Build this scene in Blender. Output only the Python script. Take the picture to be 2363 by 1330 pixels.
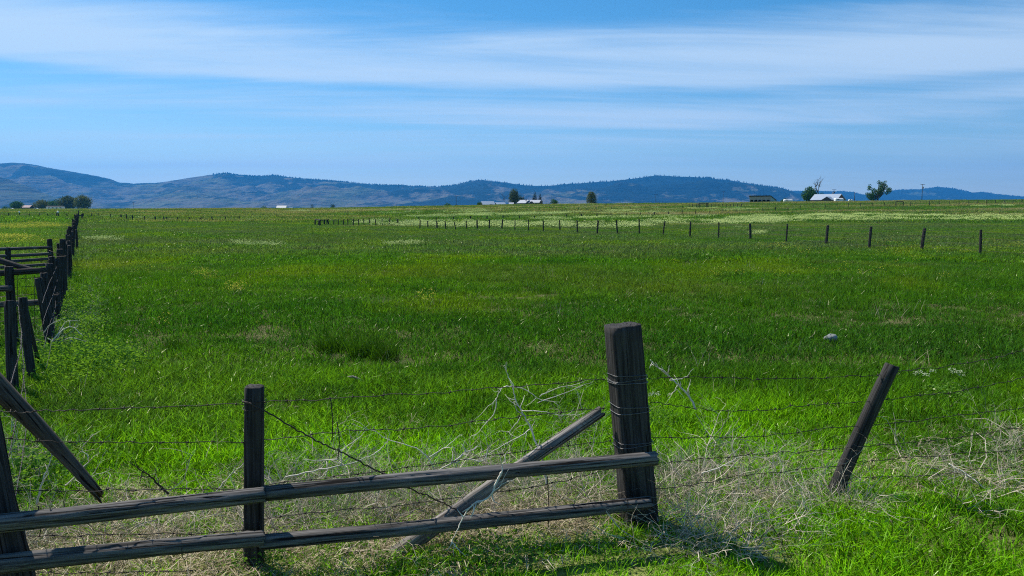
import bpy, math, random
import numpy as np
from mathutils import Vector, Matrix, Quaternion

scene = bpy.context.scene
for o in list(bpy.data.objects):
    bpy.data.objects.remove(o)
C = scene.collection
R = math.radians

# ------------------------------------------------------------------ camera
H = 2.05
FPX = 1750.0
PITCH = math.atan((665 - 483) / FPX)
cam_d = bpy.data.cameras.new("camera")
cam = bpy.data.objects.new("camera", cam_d)
C.objects.link(cam)
cam.location = (0, 0, H)
cam.rotation_euler = (R(90) - PITCH, 0, 0)
cam_d.sensor_width = 36
cam_d.lens = 36 * FPX / 2363
cam_d.clip_start = 0.05
cam_d.clip_end = 60000
scene.camera = cam

# ------------------------------------------------------------------ light
SUN_DIR = Vector((-0.58, 0.50, 0.95)).normalized()      # towards the sun
SUN_EL = math.asin(SUN_DIR.z)
SUN_AZ = math.atan2(SUN_DIR.x, SUN_DIR.y)
sun_d = bpy.data.lights.new("sun", 'SUN')
sun_d.energy = 5.0
sun_d.angle = R(0.5)
sun_d.color = (1.0, 0.955, 0.87)
sun = bpy.data.objects.new("sun", sun_d)
C.objects.link(sun)
sun.rotation_euler = SUN_DIR.to_track_quat('Z', 'Y').to_euler()
scene.view_settings.view_transform = 'Standard'
scene.view_settings.look = 'None'
scene.view_settings.exposure = 0.35
scene.cycles.filter_width = 1.1
scene.cycles.use_denoising = False
scene.cycles.pixel_filter_type = 'BLACKMAN_HARRIS'
scene.view_settings.gamma = 1.0
scene.cycles.max_bounces = 6
scene.cycles.diffuse_bounces = 3
scene.cycles.transmission_bounces = 4
scene.cycles.volume_bounces = 0
scene.cycles.caustics_reflective = False
scene.cycles.caustics_refractive = False


class NT:
    """small helper for building node trees"""
    def __init__(self, tree):
        self.t = tree
        self.n = tree.nodes
        self.l = tree.links

    def node(self, kind, **kw):
        nd = self.n.new(kind)
        for k, v in kw.items():
            setattr(nd, k, v)
        return nd

    def put(self, sock, v):
        if isinstance(v, bpy.types.NodeSocket):
            self.l.new(v, sock)
        else:
            if sock.type == 'RGBA' and len(v) == 3:
                v = (*v, 1)
            sock.default_value = v

    def math(self, op, a, b=0.0, c=None, clamp=False):
        nd = self.node('ShaderNodeMath', operation=op, use_clamp=clamp)
        self.put(nd.inputs[0], a)
        self.put(nd.inputs[1], b)
        if c is not None:
            self.put(nd.inputs[2], c)
        return nd.outputs[0]

    def ss(self, v, a, b, lo=0.0, hi=1.0):
        nd = self.node('ShaderNodeMapRange', interpolation_type='SMOOTHSTEP')
        self.put(nd.inputs['Value'], v)
        nd.inputs['From Min'].default_value = a
        nd.inputs['From Max'].default_value = b
        nd.inputs['To Min'].default_value = lo
        nd.inputs['To Max'].default_value = hi
        return nd.outputs[0]

    def mix(self, f, a, b, mode='MIX'):
        nd = self.node('ShaderNodeMix', data_type='RGBA', blend_type=mode)
        self.put(nd.inputs[0], f)
        self.put(nd.inputs[6], a)
        self.put(nd.inputs[7], b)
        return nd.outputs[2]

    def mapping(self, v, scale=(1, 1, 1), loc=(0, 0, 0), rot=(0, 0, 0)):
        nd = self.node('ShaderNodeMapping')
        self.l.new(v, nd.inputs[0])
        nd.inputs['Location'].default_value = loc
        nd.inputs['Rotation'].default_value = rot
        nd.inputs['Scale'].default_value = scale
        return nd.outputs[0]

    def noise(self, v, scale=1.0, detail=4, rough=0.55, dist=0.0):
        nd = self.node('ShaderNodeTexNoise')
        self.l.new(v, nd.inputs['Vector'])
        nd.inputs['Scale'].default_value = scale
        nd.inputs['Detail'].default_value = detail
        nd.inputs['Roughness'].default_value = rough
        nd.inputs['Distortion'].default_value = dist
        return nd.outputs['Fac']


# ------------------------------------------------------------------ sky (Nishita + thin cirrus high above)
world = bpy.data.worlds.new("World")
scene.world = world
world.use_nodes = True
W = NT(world.node_tree)
W.n.clear()
sky = W.node('ShaderNodeTexSky', sky_type='NISHITA', sun_disc=False)
sky.sun_elevation = SUN_EL
sky.sun_rotation = SUN_AZ
sky.altitude = 1000
sky.air_density = 1.0
sky.dust_density = 0.3
sky.ozone_density = 3.0
tc = W.node('ShaderNodeTexCoord')
sx = W.node('ShaderNodeSeparateXYZ')
W.l.new(tc.outputs['Generated'], sx.inputs[0])
zc = W.math('MAXIMUM', sx.outputs[2], 0.02)
zc = W.math('ADD', zc, 0.05)
cx = W.math('DIVIDE', sx.outputs[0], zc)
cy = W.math('DIVIDE', sx.outputs[1], zc)
cb = W.node('ShaderNodeCombineXYZ')
W.l.new(cx, cb.inputs[0])
W.l.new(cy, cb.inputs[1])
cl = cb.outputs[0]
clr = W.mapping(cl, rot=(0, 0, R(-4)))
warp = W.noise(W.mapping(clr, (0.35, 0.8, 1), (3.1, 0, 0)), 1.0, 3, 0.5)
band = W.noise(W.mapping(clr, (0.10, 0.95, 1), (0.9, 4.85, 0)), 1.0, 5, 0.55, 0.35)
fine = W.noise(W.mapping(clr, (0.32, 1.5, 1), (7.0, 1.0, 0), (0, 0, R(5))), 1.0, 7, 0.60, 1.1)
# broad veils of cirrus, clear blue above and between them
elev = sx.outputs[2]
big_w = W.noise(W.mapping(cl, (0.10, 0.25, 1), (1.7, 2.2, 0)), 1.0, 4, 0.55)
e2 = W.math('ADD', elev, W.math('MULTIPLY', W.math('SUBTRACT', big_w, 0.5), 0.07))
e2 = W.math('ADD', e2, W.math('MULTIPLY', sx.outputs[0], 0.022))
veil = W.math('MULTIPLY', W.ss(e2, 0.147, 0.163), W.ss(e2, 0.185, 0.262, 1, 0))
veil2 = W.math('MULTIPLY', W.ss(e2, 0.104, 0.116), W.ss(e2, 0.128, 0.150, 1, 0))
veil2 = W.math('MULTIPLY', veil2, W.ss(sx.outputs[0], -0.35, 0.15, 0.25, 1.0))
cov = W.math('ADD', W.math('MULTIPLY', band, 0.50), W.math('MULTIPLY', fine, 0.42))
cov = W.math('ADD', cov, W.math('MULTIPLY', veil, 0.27))
cov = W.math('ADD', cov, W.math('MULTIPLY', veil2, 0.22))
str3 = W.noise(W.mapping(clr, (0.20, 0.85, 1), (4.4, 0.3, 0), (0, 0, R(7))), 1.0, 9, 0.66, 0.7)
cov = W.math('ADD', cov, W.math('MULTIPLY', W.math('SUBTRACT', str3, 0.45), 0.75))
cov = W.math('SUBTRACT', cov, W.math('MULTIPLY', W.math('MULTIPLY', W.ss(elev, 0.225, 0.275), W.ss(sx.outputs[0], -0.25, 0.25)), 0.22))
cloud = W.ss(cov, 0.38, 0.88)
cloud = W.math('MULTIPLY', cloud, 0.80)
low = W.math('MULTIPLY', W.ss(elev, 0.13, 0.0), W.ss(warp, 0.3, 0.65, 0.35, 0.75))
low = W.math('MULTIPLY', low, W.ss(sx.outputs[0], -0.4, 0.4, 1.0, 0.6))
lowc = low
hs = W.node('ShaderNodeHueSaturation')
hs.inputs['Hue'].default_value = 0.492
hs.inputs['Saturation'].default_value = 1.34
hs.inputs['Value'].default_value = 1.0
W.l.new(sky.outputs[0], hs.inputs['Color'])
skyc = W.mix(cloud, hs.outputs[0], (5.6, 6.9, 8.2))
skyc = W.mix(lowc, skyc, (7.4, 8.6, 8.6))
bg = W.node('ShaderNodeBackground')
W.l.new(skyc, bg.inputs[0])
bg.inputs[1].default_value = 0.10
wo = W.node('ShaderNodeOutputWorld')
W.l.new(bg.outputs[0], wo.inputs[0])


# ------------------------------------------------------------------ helpers
def sstep(a, b, x):
    t = np.clip((np.asarray(x, float) - a) / (b - a), 0, 1)
    return t * t * (3 - 2 * t)


def terrain(x, y):
    x = np.asarray(x, float)
    y = np.asarray(y, float)
    far = np.interp(x, [-900, -300, -80, 0, 92, 220, 420, 900], [1.2, 1.5, 2.3, 3.75, 4.7, 6.0, 7.0, 7.5])
    z = far * sstep(110, 335, y)
    drop = sstep(430, 900, y)
    z = z * (1 - drop) + 0.6 * drop
    u = sstep(12, 40, y) * (1 - sstep(500, 900, y))
    z = z + u * (0.07 * np.sin(x * 0.11 + 1.3) * np.sin(y * 0.083) + 0.05 * np.sin(x * 0.043 - y * 0.061 + 2))
    z = z + 0.012 * np.sin(x * 2.1 + 0.5) * np.sin(y * 1.7)
    return z


def P(px, py, Y):
    """point seen at photo pixel (px,py) at world depth Y"""
    u = (px - 1181.5) / FPX
    v = (665 - py) / FPX
    cp, sp = math.cos(PITCH), math.sin(PITCH)
    dy = cp + v * sp
    dz = v * cp - sp
    k = Y / dy
    return Vector((u * k, Y, H + dz * k))


def G(px, Y, dz=0.0):
    """ground point below photo column px at depth Y"""
    p = P(px, 483, Y)
    return Vector((p.x, Y, float(terrain(p.x, Y)) + dz))


_Ys = np.exp(np.linspace(math.log(3), math.log(620), 2500))


def hit(px, py):
    """ground point seen at a photo pixel"""
    u = (px - 1181.5) / FPX
    v = (665 - py) / FPX
    cp, sp = math.cos(PITCH), math.sin(PITCH)
    dy = cp + v * sp
    dz = v * cp - sp
    k = _Ys / dy
    x = u * k
    z = H + dz * k
    t = terrain(x, _Ys)
    idx = np.argmax(z <= t)
    if z[idx] > t[idx]:
        idx = np.argmin(z - t)
    return Vector((x[idx], _Ys[idx], t[idx]))


def tag(o, label=None, cat=None, group=None, kind=None):
    if label:
        o['label'] = label
    if cat:
        o['category'] = cat
    if group:
        o['group'] = group
    if kind:
        o['kind'] = kind
    return o


def empty(name, loc, label=None, cat=None, group=None):
    o = bpy.data.objects.new(name, None)
    o.empty_display_size = 0.2
    C.objects.link(o)
    o.location = loc
    return tag(o, label, cat, group)


def link(name, me, parent=None, loc=None):
    o = bpy.data.objects.new(name, me)
    C.objects.link(o)
    if parent is not None:
        o.parent = parent
    if loc is not None:
        o.location = loc
    return o


def make_mesh(name, verts, faces, mat, smooth=True, rnd=None):
    """verts (N,3), faces list of tuples or an int array (M,k)"""
    me = bpy.data.meshes.new(name)
    v = np.asarray(verts, dtype=np.float32)
    if isinstance(faces, np.ndarray):
        k = faces.shape[1]
        me.vertices.add(len(v))
        me.vertices.foreach_set('co', v.ravel())
        me.loops.add(faces.size)
        me.loops.foreach_set('vertex_index', faces.astype(np.int32).ravel())
        me.polygons.add(len(faces))
        me.polygons.foreach_set('loop_start', np.arange(0, faces.size, k, dtype=np.int32))
        me.polygons.foreach_set('loop_total', np.full(len(faces), k, dtype=np.int32))
        me.update(calc_edges=True)
    else:
        me.from_pydata([tuple(map(float, p)) for p in v], [], faces)
    me.polygons.foreach_set('use_smooth', np.full(len(me.polygons), smooth))
    if rnd is not None:
        at = me.attributes.new('rnd', 'FLOAT', 'POINT')
        at.data.foreach_set('value', np.asarray(rnd, dtype=np.float32))
    me.materials.append(mat)
    me.validate()
    me.update()
    return me


class MB:
    def __init__(self):
        self.v = []
        self.f = []

    def box(self, c, s, rz=0.0, top=1.0):
        b = len(self.v)
        cr, sr = math.cos(rz), math.sin(rz)
        for z in (-1, 1):
            k = top if z > 0 else 1.0
            for x, y in ((-1, -1), (1, -1), (1, 1), (-1, 1)):
                X, Y = x * s[0] / 2 * k, y * s[1] / 2 * k
                self.v.append((c[0] + X * cr - Y * sr, c[1] + X * sr + Y * cr, c[2] + z * s[2] / 2))
        self.f += [(b, b + 3, b + 2, b + 1), (b + 4, b + 5, b + 6, b + 7)]
        for i in range(4):
            j = (i + 1) % 4
            self.f.append((b + i, b + j, b + 4 + j, b + 4 + i))

    def tube(self, pts, radii, sides=6, cap=True):
        pts = [Vector(p) for p in pts]
        if not hasattr(radii, '__len__'):
            radii = [radii] * len(pts)
        b = len(self.v)
        prev = None
        for i, p in enumerate(pts):
            d = (pts[min(i + 1, len(pts) - 1)] - pts[max(i - 1, 0)])
            if d.length < 1e-9:
                d = Vector((0, 0, 1))
            d.normalize()
            if prev is None:
                a = Vector((0, 0, 1)) if abs(d.z) < 0.9 else Vector((1, 0, 0))
                n = d.cross(a).normalized()
            else:
                n = prev - d * prev.dot(d)
                n = n.normalized() if n.length > 1e-6 else d.orthogonal().normalized()
            prev = n
            m = d.cross(n)
            for k in range(sides):
                a = 2 * math.pi * k / sides
                q = p + (n * math.cos(a) + m * math.sin(a)) * radii[i]
                self.v.append((q.x, q.y, q.z))
        for i in range(len(pts) - 1):
            for k in range(sides):
                k2 = (k + 1) % sides
                self.f.append((b + i * sides + k, b + i * sides + k2, b + (i + 1) * sides + k2, b + (i + 1) * sides + k))
        if cap:
            self.f.append(tuple(b + k for k in reversed(range(sides))))
            e = b + (len(pts) - 1) * sides
            self.f.append(tuple(e + k for k in range(sides)))

    def poly(self, pts):
        b = len(self.v)
        self.v += [tuple(p) for p in pts]
        self.f.append(tuple(range(b, b + len(pts))))

    def build(self, name, mat, parent=None, smooth=False, loc=None):
        return link(name, make_mesh(name, self.v, self.f, mat, smooth), parent, loc)


def vnoise(x, y, seed=0):
    """2-D value noise, vectorised"""
    xi = np.floor(x).astype(np.int64)
    yi = np.floor(y).astype(np.int64)
    xf = x - xi
    yf = y - yi

    def h(a, b):
        n = (a * 374761393 + b * 668265263 + seed * 144665) & 0x7fffffff
        n = ((n ^ (n >> 13)) * 1274126177) & 0x7fffffff
        return ((n ^ (n >> 16)) & 0xffff) / 65535.0
    u = xf * xf * (3 - 2 * xf)
    v = yf * yf * (3 - 2 * yf)
    return (h(xi, yi) * (1 - u) + h(xi + 1, yi) * u) * (1 - v) + (h(xi, yi + 1) * (1 - u) + h(xi + 1, yi + 1) * u) * v


def fbm(x, y, oct=5, seed=0, ridged=False):
    s = 0
    a = 0.5
    tot = 0
    for i in range(oct):
        n = vnoise(x * 2 ** i + 13.7 * i, y * 2 ** i + 7.3 * i, seed + i)
        if ridged:
            n = 1 - abs(2 * n - 1)
        s = s + a * n
        tot += a
        a *= 0.5
    return s / tot


# ------------------------------------------------------------------ materials
def new_mat(name):
    m = bpy.data.materials.new(name)
    m.use_nodes = True
    t = NT(m.node_tree)
    t.n.clear()
    out = t.node('ShaderNodeOutputMaterial')
    return m, t, out


def principled(t, out, col, rough=0.8, spec=0.3, bump=None, bstr=0.5, bdist=0.01, metal=0.0):
    b = t.node('ShaderNodeBsdfPrincipled')
    t.put(b.inputs['Base Color'], col)
    t.put(b.inputs['Roughness'], rough)
    b.inputs['Specular IOR Level'].default_value = spec
    b.inputs['Metallic'].default_value = metal
    if bump is not None:
        bn = t.node('ShaderNodeBump')
        bn.inputs['Strength'].default_value = bstr
        bn.inputs['Distance'].default_value = bdist
        t.put(bn.inputs['Height'], bump)
        t.l.new(bn.outputs[0], b.inputs['Normal'])
    t.l.new(b.outputs[0], out.inputs[0])
    return b


def plain(name, col, rough=0.7, spec=0.3, metal=0.0, var=0.25, scale=3.0):
    m, t, out = new_mat(name)
    tcn = t.node('ShaderNodeTexCoord')
    n = t.noise(tcn.outputs['Object'], scale, 4)
    c = t.mix(t.ss(n, 0.3, 0.7), tuple(c * (1 - var) for c in col), tuple(min(1, c * (1 + var)) for c in col))
    principled(t, out, c, rough, spec, n, 0.3, 0.02, metal)
    return m


def field_group():
    """colour of the field's vegetation by where it grows (world position)"""
    g = bpy.data.node_groups.new('field_colour', 'ShaderNodeTree')
    g.interface.new_socket('Color', in_out='OUTPUT', socket_type='NodeSocketColor')
    g.interface.new_socket('Dry', in_out='OUTPUT', socket_type='NodeSocketFloat')
    t = NT(g)
    go = t.node('NodeGroupOutput')
    geo = t.node('ShaderNodeNewGeometry')
    pos = geo.outputs['Position']
    s = t.node('ShaderNodeSeparateXYZ')
    t.l.new(pos, s.inputs[0])
    x, y = s.outputs[0], s.outputs[1]
    big = t.noise(t.mapping(pos, (0.045, 0.075, 0)), 1, 5, 0.6)
    mid = t.noise(t.mapping(pos, (0.35, 0.5, 0)), 1, 4, 0.6)
    small = t.noise(t.mapping(pos, (2.4, 2.4, 0)), 1, 3, 0.6)
    strip = t.noise(t.mapping(pos, (0.012, 0.05, 0), (3, 8, 0)), 1, 5, 0.6)
    bright = (0.215, 0.480, 0.010)
    green = (0.080, 0.215, 0.012)
    deep = (0.026, 0.115, 0.012)
    olive = (0.125, 0.195, 0.028)
    tan = (0.330, 0.290, 0.165)
    near = t.ss(t.math('ADD', y, t.math('MULTIPLY', mid, 4.0)), 7.0, 12.5, 1, 0)
    c = t.mix(near, green, bright)
    c = t.mix(t.math('MULTIPLY', t.ss(mid, 0.42, 0.66), 0.7), c, deep)
    grey = t.noise(t.mapping(pos, (0.10, 0.16, 0), (9, 2, 0)), 1, 5, 0.65)
    c = t.mix(t.math('MULTIPLY', t.ss(grey, 0.50, 0.68), t.ss(y, 18, 34, 0.25, 0.9)), c, (0.100, 0.135, 0.055))
    ol = t.math('MULTIPLY', t.ss(big, 0.46, 0.66), t.ss(y, 9, 30, 0.35, 0.9))
    c = t.mix(ol, c, olive)
    c = t.mix(t.math('MULTIPLY', t.ss(small, 0.52, 0.75), 0.25), c, bright)
    # darker green band across the field, then greyer thin pasture further out
    yw = t.math('ADD', y, t.math('MULTIPLY', t.math('SUBTRACT', big, 0.5), 22.0))
    dark_band = t.math('MULTIPLY', t.ss(yw, 8.5, 11.0), t.ss(yw, 13, 20, 1, 0))
    c = t.mix(t.math('MULTIPLY', dark_band, 0.6), c, (0.034, 0.130, 0.012))
    thin = t.math('MULTIPLY', t.ss(yw, 26, 40), t.ss(yw, 85, 130, 1, 0.35))
    c = t.mix(t.math('MULTIPLY', thin, t.ss(grey, 0.38, 0.62, 0.25, 0.95)), c, (0.108, 0.170, 0.074))
    yg = t.noise(t.mapping(pos, (0.16, 0.10, 0), (20, 5, 0)), 1, 5, 0.62)
    c = t.mix(t.math('MULTIPLY', t.ss(yg, 0.50, 0.66), t.ss(y, 9, 20, 0.15, 0.65)), c, (0.170, 0.275, 0.008))
    # dry grass: far strips and patches
    farb = t.ss(y, 90, 210, 0.0, 0.13)
    drym = t.math('ADD', strip, farb)
    leftf = t.ss(t.math('ADD', x, t.math('MULTIPLY', y, 0.566)), -3.0, -1.0, 1, 0)      # hay field beyond the left fence
    leftn = t.math('MULTIPLY', leftf, t.ss(y, 150, 185, 1, 0))
    drym = t.math('SUBTRACT', drym, t.math('MULTIPLY', leftn, 0.3))
    dry = t.math('MULTIPLY', t.ss(drym, 0.56, 0.76), t.ss(y, 20, 60, 0.25, 0.85))
    c = t.mix(dry, c, tan)
    c = t.mix(t.math('MULTIPLY', leftn, 0.35), c, (0.14, 0.29, 0.03))
    t.l.new(c, go.inputs[0])
    t.l.new(dry, go.inputs[1])
    return g


FIELD = field_group()


def grass_mat(name, mode):
    m, t, out = new_mat(name)
    at = t.node('ShaderNodeAttribute', attribute_name='rnd')
    r = at.outputs['Fac']
    if mode == 'field':
        g = t.node('ShaderNodeGroup')
        g.node_tree = FIELD
        c = g.outputs[0]
        k = t.ss(r, 0.0, 1.0, 0.22, 1.85)
        vm = t.node('ShaderNodeVectorMath', operation='SCALE')
        t.l.new(c, vm.inputs[0])
        t.l.new(k, vm.inputs['Scale'])
        c = vm.outputs[0]
        c = t.mix(t.ss(r, 0.993, 0.996), c, (0.20, 0.24, 0.07))
    elif mode == 'straw':
        c = t.mix(r, (0.25, 0.19, 0.11), (0.74, 0.63, 0.44))
    elif mode == 'deep':
        c = t.mix(r, (0.022, 0.066, 0.009), (0.060, 0.165, 0.012))
    elif mode == 'forb':
        c = t.mix(r, (0.07, 0.20, 0.018), (0.19, 0.36, 0.06))
    d = t.node('ShaderNodeBsdfDiffuse')
    t.put(d.inputs[0], c)
    tr = t.node('ShaderNodeBsdfTranslucent')
    tc2 = t.mix(1.0, c, (1.0, 0.95, 0.35) if mode != 'straw' else (1, 0.95, 0.85), 'MULTIPLY')
    t.put(tr.inputs[0], tc2)
    m1 = t.node('ShaderNodeMixShader')
    m1.inputs[0].default_value = 0.5 if mode != 'straw' else 0.2
    t.l.new(d.outputs[0], m1.inputs[1])
    t.l.new(tr.outputs[0], m1.inputs[2])
    gl = t.node('ShaderNodeBsdfGlossy')
    gl.inputs['Color'].default_value = (1, 1, 0.75, 1)
    gl.inputs['Roughness'].default_value = 0.25
    m2 = t.node('ShaderNodeMixShader')
    m2.inputs[0].default_value = 0.006
    t.l.new(m1.outputs[0], m2.inputs[1])
    t.l.new(gl.outputs[0], m2.inputs[2])
    t.l.new(m2.outputs[0], out.inputs[0])
    return m


M_GRASS = grass_mat('field_grass', 'field')
M_STRAW = grass_mat('dry_straw', 'straw')
def stem_mat():
    m, t, out = new_mat('brush_stems')
    at = t.node('ShaderNodeAttribute', attribute_name='rnd')
    c = t.mix(at.outputs['Fac'], (0.18, 0.145, 0.105), (0.74, 0.65, 0.50))
    principled(t, out, c, 0.9, 0.05)
    return m


M_BRUSH = stem_mat()
M_DEEP = grass_mat('dark_sedge', 'deep')
M_FORB = grass_mat('weed_leaves', 'forb')


def ground_mat():
    m, t, out = new_mat('field_ground')
    g = t.node('ShaderNodeGroup')
    g.node_tree = FIELD
    geo = t.node('ShaderNodeNewGeometry')
    pos = geo.outputs['Position']
    s = t.node('ShaderNodeSeparateXYZ')
    t.l.new(pos, s.inputs[0])
    y = s.outputs[1]
    soil_n = t.noise(pos, 9, 5, 0.65)
    soil = t.mix(t.ss(soil_n, 0.35, 0.65), (0.085, 0.060, 0.036), (0.21, 0.155, 0.09))
    # near the camera the ground between the blades is soil and thatch
    c = t.mix(t.ss(y, 14, 60, 0.75, 0.0), g.outputs[0], soil)
    n1 = t.noise(t.mapping(pos, (1.4, 1.4, 0)), 1, 6, 0.7)
    k = t.ss(n1, 0.3, 0.7, 0.62, 1.3)
    vm = t.node('ShaderNodeVectorMath', operation='SCALE')
    t.l.new(c, vm.inputs[0])
    t.l.new(k, vm.inputs['Scale'])
    principled(t, out, vm.outputs[0], 0.95, 0.05, n1, 1.0, 0.25)
    return m


def wood_mat(name, dark, light, rough=0.85, moss=0.0):
    m, t, out = new_mat(name)
    tcn = t.node('ShaderNodeTexCoord')
    oi = t.node('ShaderNodeObjectInfo')
    off = t.node('ShaderNodeVectorMath', operation='ADD')
    t.l.new(tcn.outputs['Object'], off.inputs[0])
    t.l.new(oi.outputs['Random'], off.inputs[1])
    v = off.outputs[0]
    grain = t.noise(t.mapping(v, (70, 70, 2.2)), 1, 5, 0.65, 0.2)
    crack = t.noise(t.mapping(v, (60, 60, 1.3), (2, 5, 1)), 1, 3, 0.5, 0.4)
    crk = t.ss(crack, 0.34, 0.41)
    stain = t.noise(t.mapping(v, (5, 5, 1.5)), 1, 4, 0.6)
    c = t.mix(t.ss(grain, 0.3, 0.7), dark, light)
    c = t.mix(t.ss(stain, 0.5, 0.75, 0, 0.5), c, tuple(x * 0.6 for x in dark))
    c = t.mix(crk, (0.012, 0.010, 0.009), c)
    h = t.math('ADD', t.math('MULTIPLY', grain, 0.5), crk)
    principled(t, out, c, rough, 0.12, h, 0.9, 0.006)
    return m


M_POST = wood_mat('weathered_post_wood', (0.018, 0.016, 0.015), (0.075, 0.070, 0.064))
M_RAIL = wood_mat('weathered_rail_wood', (0.018, 0.016, 0.014), (0.21, 0.195, 0.18))
M_LOG = wood_mat('bleached_log_wood', (0.045, 0.038, 0.032), (0.38, 0.34, 0.295))
M_BROWN = wood_mat('brown_pole_wood', (0.055, 0.042, 0.032), (0.17, 0.135, 0.10))
M_WIRE = plain('rusty_wire', (0.05, 0.038, 0.032), 0.6, 0.4, 0.4)
M_TWIG = plain('bleached_twig', (0.52, 0.44, 0.31), 0.8, 0.1, var=0.3, scale=6)
M_TWIGD = plain('dark_twig', (0.06, 0.05, 0.035), 0.9, 0.1)
M_GREYWIRE = plain('galvanised_wire', (0.16, 0.155, 0.15), 0.5, 0.4, 0.5)


# ------------------------------------------------------------------ ground
def build_ground():
    nr, na = 230, 400
    rr = np.concatenate([[0.6], np.exp(np.linspace(math.log(1.2), math.log(12500), nr - 1))])
    aa = np.linspace(0, 2 * math.pi, na, endpoint=False)
    rg, ag = np.meshgrid(rr, aa, indexing='ij')
    x = rg * np.sin(ag)
    y = rg * np.cos(ag)
    v = np.stack([x, y, terrain(x, y)], -1).reshape(-1, 3)
    v = np.vstack([v, [[0, 0, float(terrain(0, 0))]]])
    i = np.arange(nr - 1)[:, None] * na
    j = np.arange(na)[None]
    j2 = (j + 1) % na
    q = np.stack([i + j, i + na + j, i + na + j2, i + j2], -1).reshape(-1, 4)
    q = q[:, ::-1]
    faces = [tuple(map(int, f)) for f in q] + [(k, (k + 1) % na, nr * na) for k in range(na)]
    me = make_mesh('ground', v, faces, ground_mat(), True)
    import bmesh
    bm = bmesh.new()
    bm.from_mesh(me)
    bmesh.ops.recalc_face_normals(bm, faces=bm.faces)
    if bm.faces[0].normal.z < 0:
        bmesh.ops.reverse_faces(bm, faces=bm.faces)
    bm.to_mesh(me)
    bm.free()
    o = link('ground', me)
    tag(o, kind='structure')


build_ground()


# ------------------------------------------------------------------ hills
def hill_mat(name, forest, lo, tan, seed):
    m, t, out = new_mat(name)
    geo = t.node('ShaderNodeNewGeometry')
    pos = geo.outputs['Position']
    s = t.node('ShaderNodeSeparateXYZ')
    t.l.new(pos, s.inputs[0])
    z = s.outputs[2]
    n1 = t.noise(t.mapping(pos, (0.0012, 0.0006, 0.004), (seed, 0, 0)), 1, 6, 0.62)
    n2 = t.noise(t.mapping(pos, (0.008, 0.004, 0.022)), 1, 5, 0.65)
    n3 = t.noise(t.mapping(pos, (0.0022, 0.001, 0.022), (0, seed, 0)), 1, 5, 0.6)
    c = t.mix(t.ss(n2, 0.40, 0.62), tan, tuple(a * 0.5 for a in tan))
    fold_shade = t.noise(t.mapping(pos, (0.0035, 0.0009, 0.004), (seed, 4, 0), (0, 0, R(12))), 1, 5, 0.6, 0.5)
    c = t.mix(t.ss(fold_shade, 0.54, 0.62, 0, 0.75), c, (0.018, 0.028, 0.020))  # shade of the folds painted into the slope colour as dark streaks
    c = t.mix(t.ss(n3, 0.45, 0.62, 0, 0.6), c, (0.10, 0.13, 0.06))
    f = t.math('ADD', n1, t.math('MULTIPLY', n2, 0.35))
    f = t.math('ADD', f, t.ss(z, 60, 420, -0.05, 0.07))
    f = t.math('ADD', f, t.ss(s.outputs[0], -3200, 2400, -0.03, 0.13))
    c = t.mix(t.ss(f, forest, forest + 0.06), c, (0.010, 0.018, 0.012))  # dark forest patches; their colour also paints in the shading of the spurs
    # rimrock ledges
    led = t.math('MULTIPLY', t.ss(n3, 0.60, 0.64), t.ss(n2, 0.50, 0.6))
    c = t.mix(led, c, (0.04, 0.036, 0.034))
    principled(t, out, c, 0.95, 0.02, t.math('ADD', n2, n3), 1.0, 70)
    return m


RIDGE_MAIN = [(-900, 400), (-500, 395), (-200, 392), (-60, 388), (0, 382), (20, 378), (45, 375), (70, 377), (100, 381), (150, 391), (200, 400),
              (245, 408), (280, 421), (320, 424), (370, 423), (420, 415), (480, 406), (530, 400), (560, 405), (600, 407),
              (640, 405), (690, 411), (740, 415), (800, 420), (850, 425), (890, 427), (930, 429), (990, 432), (1040, 430),
              (1080, 420), (1115, 416), (1160, 421), (1210, 428), (1260, 430), (1320, 424), (1400, 419), (1470, 411),
              (1510, 405), (1560, 408), (1620, 410), (1680, 417), (1740, 427), (1790, 434), (1830, 447), (1870, 462),
              (1910, 476), (1960, 486), (2100, 488), (3400, 488)]
RIDGE_FAR = [(1500, 470), (1760, 446), (1820, 441), (1880, 441), (1930, 442), (1960, 444), (1985, 450), (2010, 447), (2060, 438),
             (2110, 437), (2150, 431.5), (2180, 434), (2230, 445), (2250, 443), (2290, 449), (2363, 455), (2600, 458), (3200, 455)]
RIDGE_NEAR = [(-900, 380), (-400, 385), (-100, 392), (0, 403), (40, 416), (90, 434), (140, 456), (190, 479), (240, 487), (400, 490)]


def elev_tan(py):
    v = (665 - py) / FPX
    return (v * math.cos(PITCH) - math.sin(PITCH)) / (math.cos(PITCH) + v * math.sin(PITCH))


HILLZ = {}


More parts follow.
